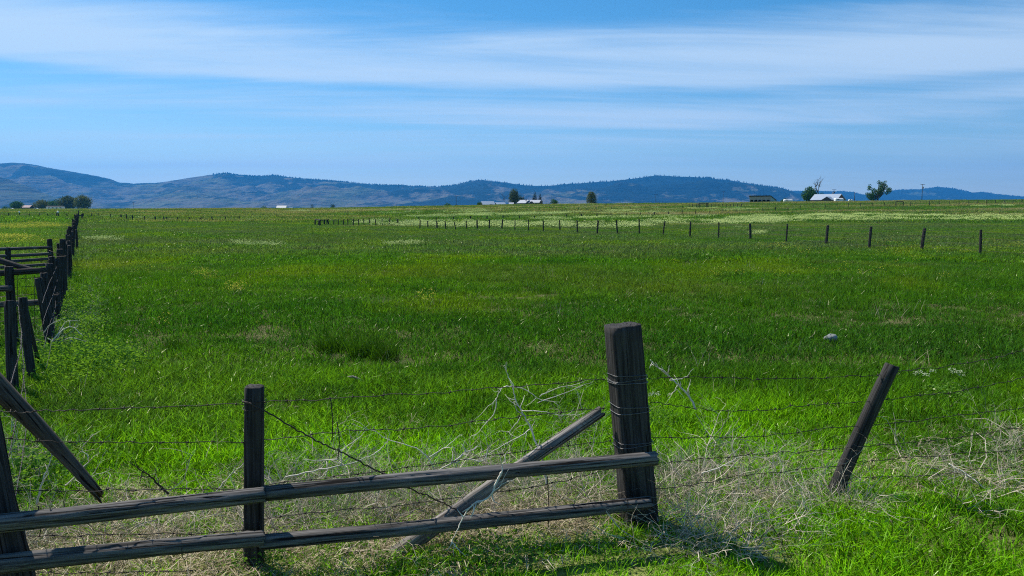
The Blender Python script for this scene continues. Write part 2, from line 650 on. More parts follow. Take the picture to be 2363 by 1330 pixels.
def build_hills(name, table, Df, Dr, Db, seed, mat, relief=1.15, base=0.3, p0=None, p1=None):
    cols, rows = 620, 80
    px0 = p0 if p0 is not None else table[0][0]
    px1 = p1 if p1 is not None else table[-1][0]
    px = np.linspace(px0, px1, cols)
    tx = np.array([a for a, b in table], float)
    ty = np.array([b for a, b in table], float)
    v = np.concatenate([np.linspace(0, 1, rows - 16), 1 + np.linspace(0, 1, 17)[1:]])
    PX, V = np.meshgrid(px, v, indexing='ij')
    D = np.where(V <= 1, Df + (Dr - Df) * V, Dr + (Db - Dr) * (V - 1))
    X = (PX - 1181.5) / FPX * D / math.cos(PITCH)
    vv = np.clip(V, 0, 1)
    wob = (fbm(X / 900 + 5, D / 1400, 4, seed) - 0.5) * 420 * (1 - vv)
    ridge = np.interp(PX + wob, tx, ty)
    et = np.vectorize(elev_tan)(ridge)
    hz = np.maximum(H + et * Dr, -30)
    sh = vv ** 1.15
    rn = fbm(X / 1100, D / 900, 6, seed + 9, True)
    rn2 = fbm(X / 380, D / 500, 5, seed + 21, True)
    mod = 1 + relief * ((rn - 0.68) * 2.5 + (rn2 - 0.62) * 1.0) * (1 - vv) ** 0.55
    Z = hz * sh * mod
    back = np.clip(V - 1, 0, 1)
    Z = Z * (1 - back * 0.6)
    Z += (fbm(X / 60, D / 60, 3, seed + 3) - 0.5) * 10 * np.where(V > 0.02, 1, 0) * np.clip(hz / 60, 0, 1)
    cap = H + et * D * (0.80 + 0.17 * vv) + 0.03 * et * D * rn2
    Z = np.where((V < 0.985) & (Z > cap), cap, Z)
    Z = np.where(vv > 0, Z, -8)
    Z = np.maximum(Z, -8)
    vt = np.stack([X, D, Z], -1).reshape(-1, 3)
    n = len(v)
    i = np.arange(cols - 1)[:, None] * n
    j = np.arange(n - 1)[None]
    f = np.stack([i + j, i + n + j, i + n + j + 1, i + j + 1], -1).reshape(-1, 4)
    o = link(name, make_mesh(name, vt, f, mat, True))
    tag(o, kind='structure')
    HILLZ[name] = (X, D, Z, V, PX)
    return o


build_hills('hills', RIDGE_MAIN, 5200, 8000, 10500, 4, hill_mat('hill_slopes', 0.645, 0, (0.140, 0.124, 0.088), 2.0), p0=-800, p1=2200)
build_hills('distant_hills', RIDGE_FAR, 9000, 11000, 12200, 31, hill_mat('distant_hill_slopes', 0.66, 0, (0.11, 0.12, 0.07), 5.0), p0=1400, p1=3100)
build_hills('foothill', RIDGE_NEAR, 4000, 5000, 5200, 57, hill_mat('foothill_slopes', 0.64, 0, (0.070, 0.070, 0.050), 8.0), relief=0.3, p0=-800, p1=400)


def build_forest():
    rs = np.random.RandomState(5)
    V, F = [], []
    for nm, cnt, top in (('hills', 3600, 0.93), ('distant_hills', 500, 0.95)):
        X, D, Z, VV, PX = HILLZ[nm]
        mask = (VV > top) & (VV < 1.03) & (PX > 500) & (PX < 2363)
        idx = np.argwhere(mask)
        # woods: clumped by noise
        got = 0
        while got < cnt:
            a, b = idx[rs.randint(len(idx))]
            dens = vnoise(np.array([PX[a, b] / 28.0]), np.array([0.5]), 77)[0]
            if rs.rand() > 0.12 + 1.3 * max(0, dens - 0.35):
                continue
            got += 1
            x = X[a, b] + rs.uniform(-12, 12)
            y = D[a, b] + rs.uniform(-18, 18)
            z = Z[a, b] - 2
            h = rs.uniform(8, 20)
            r = h * rs.uniform(0.2, 0.34)
            k = len(V)
            a0 = rs.rand() * 6
            for q in range(4):
                V.append((x + r * math.cos(a0 + q * 1.571), y + r * math.sin(a0 + q * 1.571), z))
            for q in range(4):
                V.append((x + r * .75 * math.cos(a0 + q * 1.571), y + r * .75 * math.sin(a0 + q * 1.571), z + h * 0.5))
            V.append((x, y, z + h))
            for q in range(4):
                q2 = (q + 1) % 4
                F.append((k + q, k + q2, k + 4 + q2, k + 4 + q))
                F.append((k + 4 + q, k + 4 + q2, k + 8))
    m = plain('hill_conifer', (0.016, 0.030, 0.018), 0.95, 0.02)
    o = link('hill_forest', make_mesh('hill_forest', np.array(V), F, m, False))
    tag(o, 'dark conifers scattered along the crest of the blue hills', 'forest', kind='stuff')


build_forest()


# ------------------------------------------------------------------ scattering (stuff)
src_col = bpy.data.collections.new('plant_sources')     # never linked to the scene


def blade_tuft(n, spread, h0, h1, w, seed, lean=0.5, segs=3, droop=0.6, flat=0.0):
    rs = np.random.RandomState(seed)
    V, F, Rn = [], [], []
    for i in range(n):
        a = rs.rand() * 2 * math.pi
        rad = spread * math.sqrt(rs.rand())
        bx, by = rad * math.cos(a), rad * math.sin(a)
        h = rs.uniform(h0, h1)
        ww = w * rs.uniform(0.6, 1.3)
        la = rs.rand() * 2 * math.pi
        ln = rs.uniform(0.1, 1) * lean
        dirx, diry = math.cos(la), math.sin(la)
        fx = rs.rand() * math.pi
        wx, wy = math.cos(fx) * ww / 2, math.sin(fx) * ww / 2
        r = rs.rand()
        b = len(V)
        for s in range(segs + 1):
            t = s / segs
            out = h * ln * (t + droop * t * t)
            z = h * t * (1 - 0.35 * ln * t) * (1 - flat) - (0.01 if s == 0 else 0)
            if flat:
                z = 0.01 + rs.uniform(0, 0.03) + h * 0.15 * math.sin(t * 3.1)
                out = h * t
            k = (1 - t ** 1.6)
            if s < segs:
                V.append((bx + dirx * out - wx * k, by + diry * out - wy * k, z))
                V.append((bx + dirx * out + wx * k, by + diry * out + wy * k, z))
                Rn += [r, r]
            else:
                V.append((bx + dirx * out, by + diry * out, z))
                Rn.append(r)
        for s in range(segs - 1):
            F.append((b + 2 * s, b + 2 * s + 1, b + 2 * s + 3, b + 2 * s + 2))
        F.append((b + 2 * segs - 2, b + 2 * segs - 1, b + 2 * segs))
    return V, F, Rn


def source(name, V, F, Rn, mat, smooth=False):
    c = bpy.data.collections.new(name)
    src_col.children.link(c)
    return c, mat


def make_sources(name, metas, mat):
    """a collection of source meshes picked at random"""
    c = bpy.data.collections.new(name)
    for i, (V, F, Rn) in enumerate(metas):
        me = make_mesh(name, V, F, mat, False, Rn)
        o = bpy.data.objects.new(name, me)
        c.objects.link(o)
    return c


def scatter(name, pts, scl, col, label, cat, seed=0, tilt=0.12):
    """one 'stuff' object: a cloud of points carrying instanced plants"""
    n = len(pts)
    me = bpy.data.meshes.new(name)
    me.vertices.add(n)
    me.vertices.foreach_set('co', np.asarray(pts, np.float32).ravel())
    rs = np.random.RandomState(seed)
    a = me.attributes.new('scl', 'FLOAT', 'POINT')
    a.data.foreach_set('value', np.asarray(scl, np.float32))
    rot = np.stack([rs.uniform(-tilt, tilt, n), rs.uniform(-tilt, tilt, n), rs.uniform(0, 6.283, n)], -1)
    a = me.attributes.new('rot', 'FLOAT_VECTOR', 'POINT')
    a.data.foreach_set('vector', rot.astype(np.float32).ravel())
    me.update()
    o = link(name, me)
    g = bpy.data.node_groups.new(name, 'GeometryNodeTree')
    g.interface.new_socket('Geometry', in_out='INPUT', socket_type='NodeSocketGeometry')
    g.interface.new_socket('Geometry', in_out='OUTPUT', socket_type='NodeSocketGeometry')
    gi = g.nodes.new('NodeGroupInput')
    go = g.nodes.new('NodeGroupOutput')
    ci = g.nodes.new('GeometryNodeCollectionInfo')
    ci.inputs['Collection'].default_value = col
    ci.inputs['Separate Children'].default_value = True
    ci.inputs['Reset Children'].default_value = True
    ip = g.nodes.new('GeometryNodeInstanceOnPoints')
    ip.inputs['Pick Instance'].default_value = True
    an = g.nodes.new('GeometryNodeInputNamedAttribute')
    an.data_type = 'FLOAT'
    an.inputs[0].default_value = 'scl'
    ar = g.nodes.new('GeometryNodeInputNamedAttribute')
    ar.data_type = 'FLOAT_VECTOR'
    ar.inputs[0].default_value = 'rot'
    rv = g.nodes.new('FunctionNodeRandomValue')
    rv.data_type = 'INT'
    rv.inputs['Min'].default_value = 0
    rv.inputs['Max'].default_value = 999
    L = g.links
    L.new(gi.outputs[0], ip.inputs['Points'])
    L.new(ci.outputs[0], ip.inputs['Instance'])
    L.new(rv.outputs[2], ip.inputs['Instance Index'])
    L.new(ar.outputs['Attribute'], ip.inputs['Rotation'])
    L.new(an.outputs['Attribute'], ip.inputs['Scale'])
    L.new(ip.outputs[0], go.inputs[0])
    md = o.modifiers.new('plants', 'NODES')
    md.node_group = g
    tag(o, label, cat, kind='stuff')
    return o


def wedge_points(y0, y1, dens, rs, halfk=0.74, margin=1.6):
    n = int(dens * ((halfk) * (y1 ** 2 - y0 ** 2) + 2 * margin * (y1 - y0)))
    y = np.sqrt(rs.uniform(y0 ** 2, y1 ** 2, n))
    x = rs.uniform(-1, 1, n) * (halfk * y + margin)
    return np.stack([x, y, terrain(x, y)], -1)


def fence_line_dist(x, y):
    """signed depth behind the near fence line (through the gate posts)"""
    # line from (-2.53,3.75) to (1.0,4.76) and on to (2.35,5.2)
    yl = np.interp(x, [-5, -2.53, -1.42, 0.75, 2.3, 6], [3.1, 3.75, 4.18, 4.76, 5.22, 6.3])
    return y - yl


rs = np.random.RandomState(11)
# how dry/bare the strip under the near fence is
def dry_strip(x, y):
    d = fence_line_dist(x, y)
    n = fbm(x * 1.3 + 9, y * 1.3, 3, 3)
    w = np.exp(-((d - 0.12) / 0.36) ** 2) * (x < 0.55)
    w2 = np.exp(-((d - 0.35) / 0.55) ** 2) * (x > 0.7) * 0.22
    w3 = np.exp(-(((x + 2.5) / 0.7) ** 2 + ((y - 4.6) / 0.7) ** 2)) * 0.7
    return np.clip((w + w2 + w3) * (0.55 + 0.9 * n), 0, 1)


near_src = make_sources('short_grass', [blade_tuft(56, 0.16, 0.04, 0.12, 0.0070, s, 1.05) for s in range(7)], M_GRASS)
mid_src = make_sources('meadow_grass', [blade_tuft(64, 0.32, 0.05, 0.15, 0.012, 20 + s, 1.1, 2) for s in range(6)], M_GRASS)
far_src = make_sources('far_grass', [blade_tuft(110, 0.75, 0.07, 0.19, 0.028, 40 + s, 1.0, 2) for s in range(5)], M_GRASS)
vfar_src = make_sources('very_far_grass', [blade_tuft(110, 2.4, 0.12, 0.30, 0.08, 60 + s, 0.9, 2) for s in range(4)], M_GRASS)

p = wedge_points(2.6, 9.5, 72, rs)
keep = rs.rand(len(p)) > dry_strip(p[:, 0], p[:, 1]) * 0.82
p = p[keep]
h = 0.65 + 0.85 * fbm(p[:, 0] * 0.9, p[:, 1] * 0.9, 4, 8)
h *= np.interp(p[:, 1], [3, 6, 9], [0.85, 1.1, 1.35])
scatter('grass', p, h, near_src, 'short bright green grass growing around the near fence', 'grass', 1)
p = wedge_points(8.3, 32, 24, rs)
h = 0.6 + 0.9 * fbm(p[:, 0] * 0.35, p[:, 1] * 0.35, 4, 18)
scatter('meadow_grass', p, h, mid_src, 'darker green meadow grass in the middle of the field', 'grass', 2)
p = wedge_points(28, 120, 3.6, rs)
h = 0.6 + 0.8 * fbm(p[:, 0] * 0.15, p[:, 1] * 0.15, 4, 28)
scatter('pasture_grass', p, h, far_src, 'pasture grass with grey green and tan patches beyond the meadow', 'grass', 3)
p = wedge_points(110, 420, 0.28, rs)
h = 0.6 + 0.8 * fbm(p[:, 0] * 0.05, p[:, 1] * 0.05, 4, 38)
scatter('distant_grass', p, h, vfar_src, 'grass on the far rise below the farms', 'grass', 4)

# straw and thatch under the near fence
straw_src = make_sources('straw', [blade_tuft(42, 0.16, 0.05, 0.16, 0.0045, 80 + s, 0.9, 3, flat=1.0) for s in range(5)], M_STRAW)
p = wedge_points(2.6, 8.0, 110, rs)
keep = rs.rand(len(p)) < np.clip(dry_strip(p[:, 0], p[:, 1]) * 1.3, 0.006, 1)
p = p[keep]
scatter('straw', p, rs.uniform(0.7, 1.3, len(p)), straw_src, 'bleached straw lying on bare soil under the near fence', 'straw', 5, 0.25)

# taller drifts of coarse grass
tall_src = make_sources('tall_grass', [blade_tuft(70, 0.22, 0.16, 0.40, 0.010, 120 + s, 0.55, 3) for s in range(5)], M_GRASS)
p = wedge_points(6.5, 60, 2.6, rs)
k = fbm(p[:, 0] * 0.16 + 3, p[:, 1] * 0.22, 5, 91)
p = p[(k > 0.56)]
scatter('tall_grass', p, rs.uniform(0.5, 1.0, len(p)), tall_src, 'taller coarse grass standing in drifts across the meadow', 'grass', 31)
# upright dry stems mixed in the meadow
dry_src = make_sources('dry_stems', [blade_tuft(9, 0.25, 0.15, 0.42, 0.006, 90 + s, 0.7, 3) for s in range(5)], M_STRAW)
p = wedge_points(6.0, 32, 0.28, rs)
k = fbm(p[:, 0] * 0.22, p[:, 1] * 0.3, 4, 51)
p = p[(k > 0.52)]
scatter('dry_stems', p, rs.uniform(0.5, 1.1, len(p)), dry_src, 'pale dead stems scattered in the green meadow', 'dry grass', 6)

# white grass-seed specks / little white flowers
def bloom_src(name, mat, n, spread, hmin, hmax, size, seeds):
    metas = []
    for s in seeds:
        r2 = np.random.RandomState(s)
        V, F, Rn = [], [], []
        for i in range(n):
            a = r2.rand() * 6.283
            rr = spread * math.sqrt(r2.rand())
            cx0, cy0, cz0 = rr * math.cos(a), rr * math.sin(a), r2.uniform(hmin, hmax)
            q = size * r2.uniform(0.6, 1.2)
            b = len(V)
            V += [(cx0 - q, cy0, cz0), (cx0, cy0 - q, cz0), (cx0 + q, cy0, cz0), (cx0, cy0 + q, cz0), (cx0, cy0, cz0 + q * 0.7), (cx0, cy0, cz0 - q * 0.6)]
            F += [(b, b + 1, b + 4), (b + 1, b + 2, b + 4), (b + 2, b + 3, b + 4), (b + 3, b, b + 4),
                  (b + 1, b, b + 5), (b + 2, b + 1, b + 5), (b + 3, b + 2, b + 5), (b, b + 3, b + 5)]
            Rn += [r2.rand()] * 6
        metas.append((V, F, Rn))
    return make_sources(name, metas, mat)


M_CREAM = plain('cream_blossom', (0.52, 0.60, 0.20), 0.9, 0.05, var=0.1)
M_YELLOW = plain('yellow_blossom', (0.60, 0.56, 0.06), 0.9, 0.05, var=0.15)
cream_far = bloom_src('cream_flowers', M_CREAM, 30, 1.5, 0.12, 0.36, 0.070, range(4))
yellow_far = bloom_src('yellow_flowers', M_YELLOW, 12, 1.4, 0.12, 0.3, 0.055, range(10, 13))
cream_near = bloom_src('white_flowers', M_CREAM, 14, 0.45, 0.10, 0.3, 0.03, range(20, 24))
yellow_near = bloom_src('small_yellow_flowers', M_YELLOW, 12, 0.25, 0.12, 0.3, 0.015, range(30, 33))


def streak_points(streaks, rs, thr=0.45, sx=60.0, sy=3.0, seed=3):
    """ground points inside streaks: (px0, px1, py at px0, py at px1, thickness px, points)"""
    out = []
    for (a, b, ya, yb, th, n) in streaks:
        c = 0
        tries = 0
        while c < n and tries < n * 12:
            tries += 1
            px = rs.uniform(a, b)
            f = (px - a) / (b - a)
            edge = min(1, 4 * f * (1 - f) + 0.25)
            py = ya + (yb - ya) * f + rs.uniform(-0.5, 0.5) * th * edge
            if fbm(np.array([px / sx]), np.array([py / sy]), 3, seed)[0] < thr:
                continue
            out.append(tuple(hit(px, py)))
            c += 1
    return np.array(out)


cream_streaks = [
    (830, 1010, 516, 521, 12, 200), (960, 1240, 517, 522, 16, 420), (1240, 1500, 519, 523, 14, 230), (1480, 1700, 512, 516, 12, 150),
    (1200, 1420, 508, 506, 4, 120), (1330, 1640, 505, 501, 4, 170),
    (1690, 1980, 507, 501, 14, 700), (1900, 2170, 500, 499, 9, 420), (1740, 2160, 511, 508, 6, 260), (1640, 1800, 513, 514, 8, 140),
    (2190, 2363, 502, 499, 6, 170), (2180, 2380, 508, 506, 8, 260), (2250, 2400, 477, 474, 2.5, 90),
    (860, 1130, 493, 490, 3, 160), (940, 1230, 502, 494, 5, 260), (1050, 1300, 497, 494, 4, 320), (1100, 1330, 500, 493, 3, 160),
    (1270, 1470, 492, 487, 3, 180), (1380, 1560, 494, 490, 3, 90), (1010, 1160, 487, 485, 2, 110), (1150, 1290, 481, 479, 2, 60),
    (1290, 1400, 472, 471, 2, 60), (1590, 1660, 483, 482, 2, 50), (1300, 1560, 482, 480, 2, 60), (760, 980, 487, 484, 2.5, 90),
    (640, 760, 489, 487, 2, 45), (230, 380, 503, 505, 1.5, 20), (1640, 1740, 488, 484, 2, 50),
]
cream_streaks = [(a, b, c_, d_, e, int(n * 0.5)) for (a, b, c_, d_, e, n) in cream_streaks]
p = streak_points(cream_streaks, rs, 0.5, 26.0, 1.6)
scatter('cream_flowers', p, rs.uniform(0.7, 1.3, len(p)), cream_far, 'streaks of cream coloured wildflowers across the far pasture', 'flowers', 7)
near_streaks = [(212, 272, 557, 559, 4, 40), (545, 645, 568, 571, 4, 42), (893, 975, 568, 569, 3.5, 30), (1735, 1760, 545, 540, 3, 22),
                (1690, 1720, 528, 529, 2, 8)]
umbels = [(2105, 2160, 905, 900, 6, 5), (2190, 2245, 900, 905, 6, 4), (1496, 1512, 955, 958, 4, 2)]
p = streak_points(near_streaks, rs, 0.3, 12, 3)
scatter('white_flowers', p, rs.uniform(0.8, 1.3, len(p)), cream_near, 'small drifts of white flowers in the middle of the field', 'flowers', 8)
umb_src = bloom_src('white_umbels', plain('white_umbel', (0.36, 0.42, 0.24), 0.9, var=0.1), 18, 0.045, 0.20, 0.23, 0.009, range(60, 63))
q_ = streak_points(umbels, rs, 0.0, 12, 3)
scatter('white_umbels', q_, rs.uniform(0.8, 1.2, len(q_)), umb_src, 'small white umbel flowers above the right hand wires', 'flowers', 21)
p = streak_points([(-40, 140, 522, 524, 14, 210), (-40, 60, 552, 552, 7, 36), (60, 130, 516, 519, 5, 30), (-60, 120, 560, 563, 10, 18)], rs, 0.45, 40, 4)
scatter('yellow_flowers', p, rs.uniform(0.6, 1.1, len(p)), yellow_far, 'yellow buttercup patches in the field left of the long fence', 'flowers', 9)
p = streak_points([(455, 500, 640, 650, 14, 16), (530, 566, 678, 680, 8, 14), (985, 1000, 695, 700, 12, 5), (2000, 2363, 565, 575, 40, 50),
                   (1500, 2100, 570, 590, 30, 50), (60, 500, 600, 640, 60, 12), (1560, 2300, 620, 640, 60, 20), (365, 380, 755, 765, 6, 2),
                   (1740, 1850, 572, 578, 10, 25)], rs, 0.2, 20, 6)
scatter('small_yellow_flowers', p, rs.uniform(0.6, 1.1, len(p)), yellow_near, 'single yellow flowers dotted through the green meadow', 'flowers', 10)
p = wedge_points(7, 60, 0.06, rs)
scatter('seed_heads', p, rs.uniform(0.15, 0.35, len(p)), bloom_src('seed_heads', plain('seed_head', (0.36, 0.38, 0.24), 0.8), 5, 1.5, 0.5, 0.9, 0.022, range(50, 54)),
        'pale seed heads dotted over the meadow grass', 'grass', 12)


# ------------------------------------------------------------------ dry brush (tumbleweed tangle)
def brush_mesh(seed, size=0.5, mains=7, up=0.45, rad=0.0042):
    r2 = random.Random(seed)
    V, F, Rn = [], [], []

    def seg(p, q, ra, rb, rn):
        d = (q - p).normalized()
        n = d.orthogonal().normalized()
        m = d.cross(n)
        b = len(V)
        for c, rr in ((p, ra), (q, rb)):
            for k in range(3):
                a = 2.094 * k
                w = c + (n * math.cos(a) + m * math.sin(a)) * rr
                V.append((w.x, w.y, w.z))
                Rn.append(rn)
        for k in range(3):
            k2 = (k + 1) % 3
            F.append((b + k, b + k2, b + 3 + k2, b + 3 + k))

    def grow(p, d, length, ra, depth):
        n = r2.randint(3, 5)
        rn = r2.random()
        for i in range(n):
            d = (d + Vector((r2.gauss(0, .28), r2.gauss(0, .28), r2.gauss(-0.03, .22)))).normalized()
            q = p + d * length / n
            if q.z < 0.0:
                q.z = 0.01
                d.z = abs(d.z) * 0.3
            rb = ra * 0.82
            seg(p, q, ra, rb, rn)
            p, ra = q, rb
            if depth > 0 and r2.random() < 0.75:
                dd = (d + Vector((r2.gauss(0, .8), r2.gauss(0, .8), r2.gauss(0.1, .5)))).normalized()
                grow(p, dd, length * r2.uniform(0.35, 0.65), ra * 0.65, depth - 1)

    for i in range(mains):
        a = r2.random() * 6.283
        d = Vector((math.cos(a), math.sin(a), r2.uniform(0.05, up * 2))).normalized()
        grow(Vector((r2.gauss(0, 0.05), r2.gauss(0, 0.05), 0.0)), d, size * r2.uniform(0.6, 1.1), rad, 2)
    return V, F, Rn


brush_src = make_sources('dry_brush', [brush_mesh(s, 0.46, 6, 0.45, 0.0038) for s in range(7)], M_BRUSH)
pts = []
scs = []
zones = [  # px, py centre on the ground, spread px, count
    (720, 1190, 130, 45, 22), (950, 1180, 130, 50, 24), (1180, 1150, 120, 50, 18), (1340, 1130, 80, 60, 12), (1000, 1100, 160, 30, 7),
    (760, 1100, 100, 30, 5),
    (1600, 1150, 90, 50, 13), (1740, 1120, 100, 60, 8), (1600, 1240, 90, 40, 6), (1660, 1280, 70, 20, 5), (1680, 1060, 120, 30, 3), (1860, 1170, 60, 20, 3), (1780, 1230, 120, 40, 4),
    (2180, 1080, 130, 30, 5), (2340, 1060, 50, 40, 8), (2280, 1130, 70, 30, 2), (50, 1080, 70, 60, 8), (200, 1060, 110, 40, 3), (300, 1230, 160, 20, 8),
    (130, 800, 45, 30, 6), (150, 750, 35, 30, 3), (190, 790, 40, 15, 2), (1330, 1000, 80, 40, 3), (30, 1270, 40, 30, 8), (1950, 1170, 40, 20, 5), (560, 1250, 300, 20, 10)]
for (a, b, sa, sb, n) in zones:
    for i in range(int(n * 2.1)):
        q = hit(a + rs.normal() * sa * 0.6, b + rs.normal() * sb * 0.6)
        pts.append(tuple(q))
        scs.append(rs.uniform(0.45, 1.15))
scatter('dry_brush', np.array(pts), scs, brush_src, 'tangled bleached brush caught along the near fence', 'brush', 13, 0.3)

# tangle of pale brush along the long left fence
pts = []
for i in range(80):
    Y = rs.uniform(10, 60)
    x = -0.566 * Y - 0.5 + rs.uniform(0.1, 0.9)
    pts.append((x, Y, float(terrain(x, Y))))
scatter('fence_brush', np.array(pts), rs.uniform(0.4, 1.0, len(pts)), brush_src, 'pale brush growing at the foot of the long left fence', 'brush', 14, 0.3)


# leafy weeds
def forb_mesh(seed, n=80, spread=0.28, hgt=0.24, leaf=0.03):
    r2 = np.random.RandomState(seed)
    V, F, Rn = [], [], []
    for i in range(n):
        a = r2.rand() * 6.283
        rr = spread * math.sqrt(r2.rand())
        z = hgt * r2.rand() * (1 - 0.5 * rr / spread)
        c = Vector((rr * math.cos(a), rr * math.sin(a), z + 0.02))
        d = Vector((r2.normal(), r2.normal(), r2.uniform(-0.2, 0.9))).normalized()
        w = d.orthogonal().normalized() * leaf * 0.32
        L = leaf * r2.uniform(0.7, 1.5)
        b = len(V)
        for q in (c, c + d * L * 0.5 + w, c + d * L, c + d * L * 0.5 - w):
            V.append(tuple(q))
            Rn.append(0)
        Rn[-4:] = [r2.rand()] * 4
        F.append((b, b + 1, b + 2, b + 3))
    return V, F, Rn


forb_src = make_sources('weed_leaves', [forb_mesh(s) for s in range(5)], M_FORB)
pts, scs = [], []
for (a, b, sa, sb, n) in [(240, 850, 80, 25, 110), (130, 850, 70, 35, 60), (175, 720, 30, 70, 70), (170, 780, 30, 30, 40), (1530, 990, 35, 20, 14), (2190, 925, 55, 15, 16),
                          (1100, 1300, 400, 14, 24)  , (60, 1120, 60, 30, 16), (620, 1310, 150, 12, 14), (1900, 1290, 400, 25, 6), (560, 830, 120, 20, 14), (165, 620, 10, 30, 10)]:
    for i in range(n):
        q = hit(a + rs.normal() * sa * 0.6, b + rs.normal() * sb * 0.6)
        pts.append(tuple(q))
        scs.append(rs.uniform(0.35, 0.85) if a > 320 or b < 640 else rs.uniform(0.8, 1.35))
scatter('leafy_weeds', np.array(pts), scs, forb_src, 'broad leaved green weeds growing between the grass', 'weeds', 15)


# ------------------------------------------------------------------ poles and posts
def pole(name, p0, p1, r0, r1, mat, parent=None, square=0.0, sides=14, seed=0, rough=0.05, jag=0.01, twist=0.0, flip=0.0):
    """a weathered timber built along its own Z axis, from p0 to p1"""
    p0, p1 = Vector(p0), Vector(p1)
    L = (p1 - p0).length
    r2 = np.random.RandomState(seed + 1000)
    ph = r2.rand(6) * 6.283
    n = max(5, int(L / (0.09 if sides < 30 else 0.045)))
    grooves = [(r2.uniform(0, 6.28), *sorted(r2.uniform(-0.2, 1.2, 2)), r2.uniform(0.10, 0.28)) for _ in range(6)]
    knots = [(r2.uniform(0, 6.28), r2.uniform(0.05, 0.95), r2.uniform(0.015, 0.035)) for _ in range(6)]
    V, F = [], []
    for i in range(n + 1):
        t = i / n
        r = r0 + (r1 - r0) * t
        bx = 0.25 * r * math.sin(t * 2.6 + ph[0]) * (1 - square)
        by = 0.25 * r * math.sin(t * 2.1 + ph[1]) * (1 - square)
        for k in range(sides):
            a = 2 * math.pi * k / sides + twist
            ca, sa = math.cos(a), math.sin(a)
            if square > 0:
                q = 1 / ((abs(math.cos(a - twist)) ** 7 + abs(math.sin(a - twist)) ** 7) ** (1 / 7.0))
                rr = r * (1 * (1 - square) + q * square)
            else:
                rr = r
            nz = math.sin(3 * a + ph[2]) * 0.4 + math.sin(5 * a + ph[3] + t * 2) * 0.35 + math.sin(2 * a + t * 7 + ph[4]) * 0.4 + r2.normal() * 0.35
            rr *= 1 + rough * nz
            if sides >= 16 and square < 0.5:
                for (ga, g0, g1, gd) in grooves:
                    if g0 < t < g1:
                        da = abs((a - ga + math.pi) % (2 * math.pi) - math.pi)
                        rr *= 1 - gd * max(0, 1 - da / (4.4 / sides * 1.5)) * math.sin(math.pi * (t - g0) / (g1 - g0)) ** 0.5
                for (ka, kt, kr) in knots:
                    da = ((a - ka + math.pi) % (2 * math.pi) - math.pi) * r
                    rr += 0.10 * r * math.exp(-(da * da + ((t - kt) * L) ** 2) / (kr * kr))
            dz = 0
            if i == n:
                dz = r2.uniform(-1, 0.4) * jag
            V.append((bx + rr * ca, by + rr * sa, t * L + dz))
    for i in range(n):
        for k in range(sides):
            k2 = (k + 1) % sides
            F.append((i * sides + k, i * sides + k2, (i + 1) * sides + k2, (i + 1) * sides + k))
    for e, rev in ((0, True), (n, False)):
        # inner ring a little in, then a centre vertex
        b = len(V)
        zc0 = 0 if e == 0 else L
        for k in range(sides):
            q = V[e * sides + k]
            V.append((q[0] * 0.86, q[1] * 0.86, q[2] + (0.004 if e else -0.004)))
        V.append((0, 0, zc0 + (-0.004 if e else 0)))
        for k in range(sides):
            k2 = (k + 1) % sides
            qa = (e * sides + k, e * sides + k2, b + k2, b + k)
            ta = (b + k, b + k2, b + sides)
            F.append(tuple(reversed(qa)) if rev else qa)
            F.append(tuple(reversed(ta)) if rev else ta)
    me = make_mesh(name, V, F, mat, True)
    o = link(name, me, parent)
    base = parent.location if parent is not None else Vector((0, 0, 0))
    o.rotation_mode = 'QUATERNION'
    az = (p1 - p0).normalized()
    ax_ = Vector((1, 0, 0)) if abs(az.z) > 0.45 else Vector((0, 0, 1))
    ay_ = az.cross(ax_).normalized()
    ax_ = ay_.cross(az).normalized()
    o.rotation_quaternion = Matrix((ax_, ay_, az)).transposed().to_quaternion()
    o.location = p0 - base
    return o


def smooth_path(pts, n=8):
    pts = [Vector(p) for p in pts]
    out = []
    for i in range(len(pts) - 1):
        a = pts[max(i - 1, 0)]
        b = pts[i]
        c = pts[i + 1]
        d = pts[min(i + 2, len(pts) - 1)]
        for k in range(n):
            t = k / n
            out.append(0.5 * ((2 * b) + (c - a) * t + (2 * a - 5 * b + 4 * c - d) * t * t + (3 * b - a - 3 * c + d) * t ** 3))
    out.append(pts[-1])
    return out


def barbed(name, path, parent, seed=0, rad=0.0026, barb=0.14, mat=None, wob=0.004):
    r2 = random.Random(seed)
    base = parent.location
    pts = []
    sp = smooth_path(path, 10)
    for i, p in enumerate(sp):
        pts.append(p - base + Vector((0, r2.gauss(0, wob), r2.gauss(0, wob))))
    mb = MB()
    mb.tube(pts, rad, 5)
    acc = 0
    for i in range(1, len(pts)):
        seg = pts[i] - pts[i - 1]
        L = seg.length
        acc += L
        while acc > barb and barb > 0:
            acc -= barb * r2.uniform(0.9, 1.1)
            c = pts[i] - seg * (acc / max(L, 1e-6) if acc < L else 0.5)
            for k in range(2):
                dd = Vector((r2.gauss(0, .5), r2.gauss(0, 1), r2.gauss(0, 1))).normalized() * 0.015
                mb.tube([c - dd, c + dd], 0.0016, 3)
            mb.tube([c - seg.normalized() * 0.007, c + seg.normalized() * 0.007], rad * 1.9, 5)
    return mb.build(name, mat or M_WIRE, parent, True)


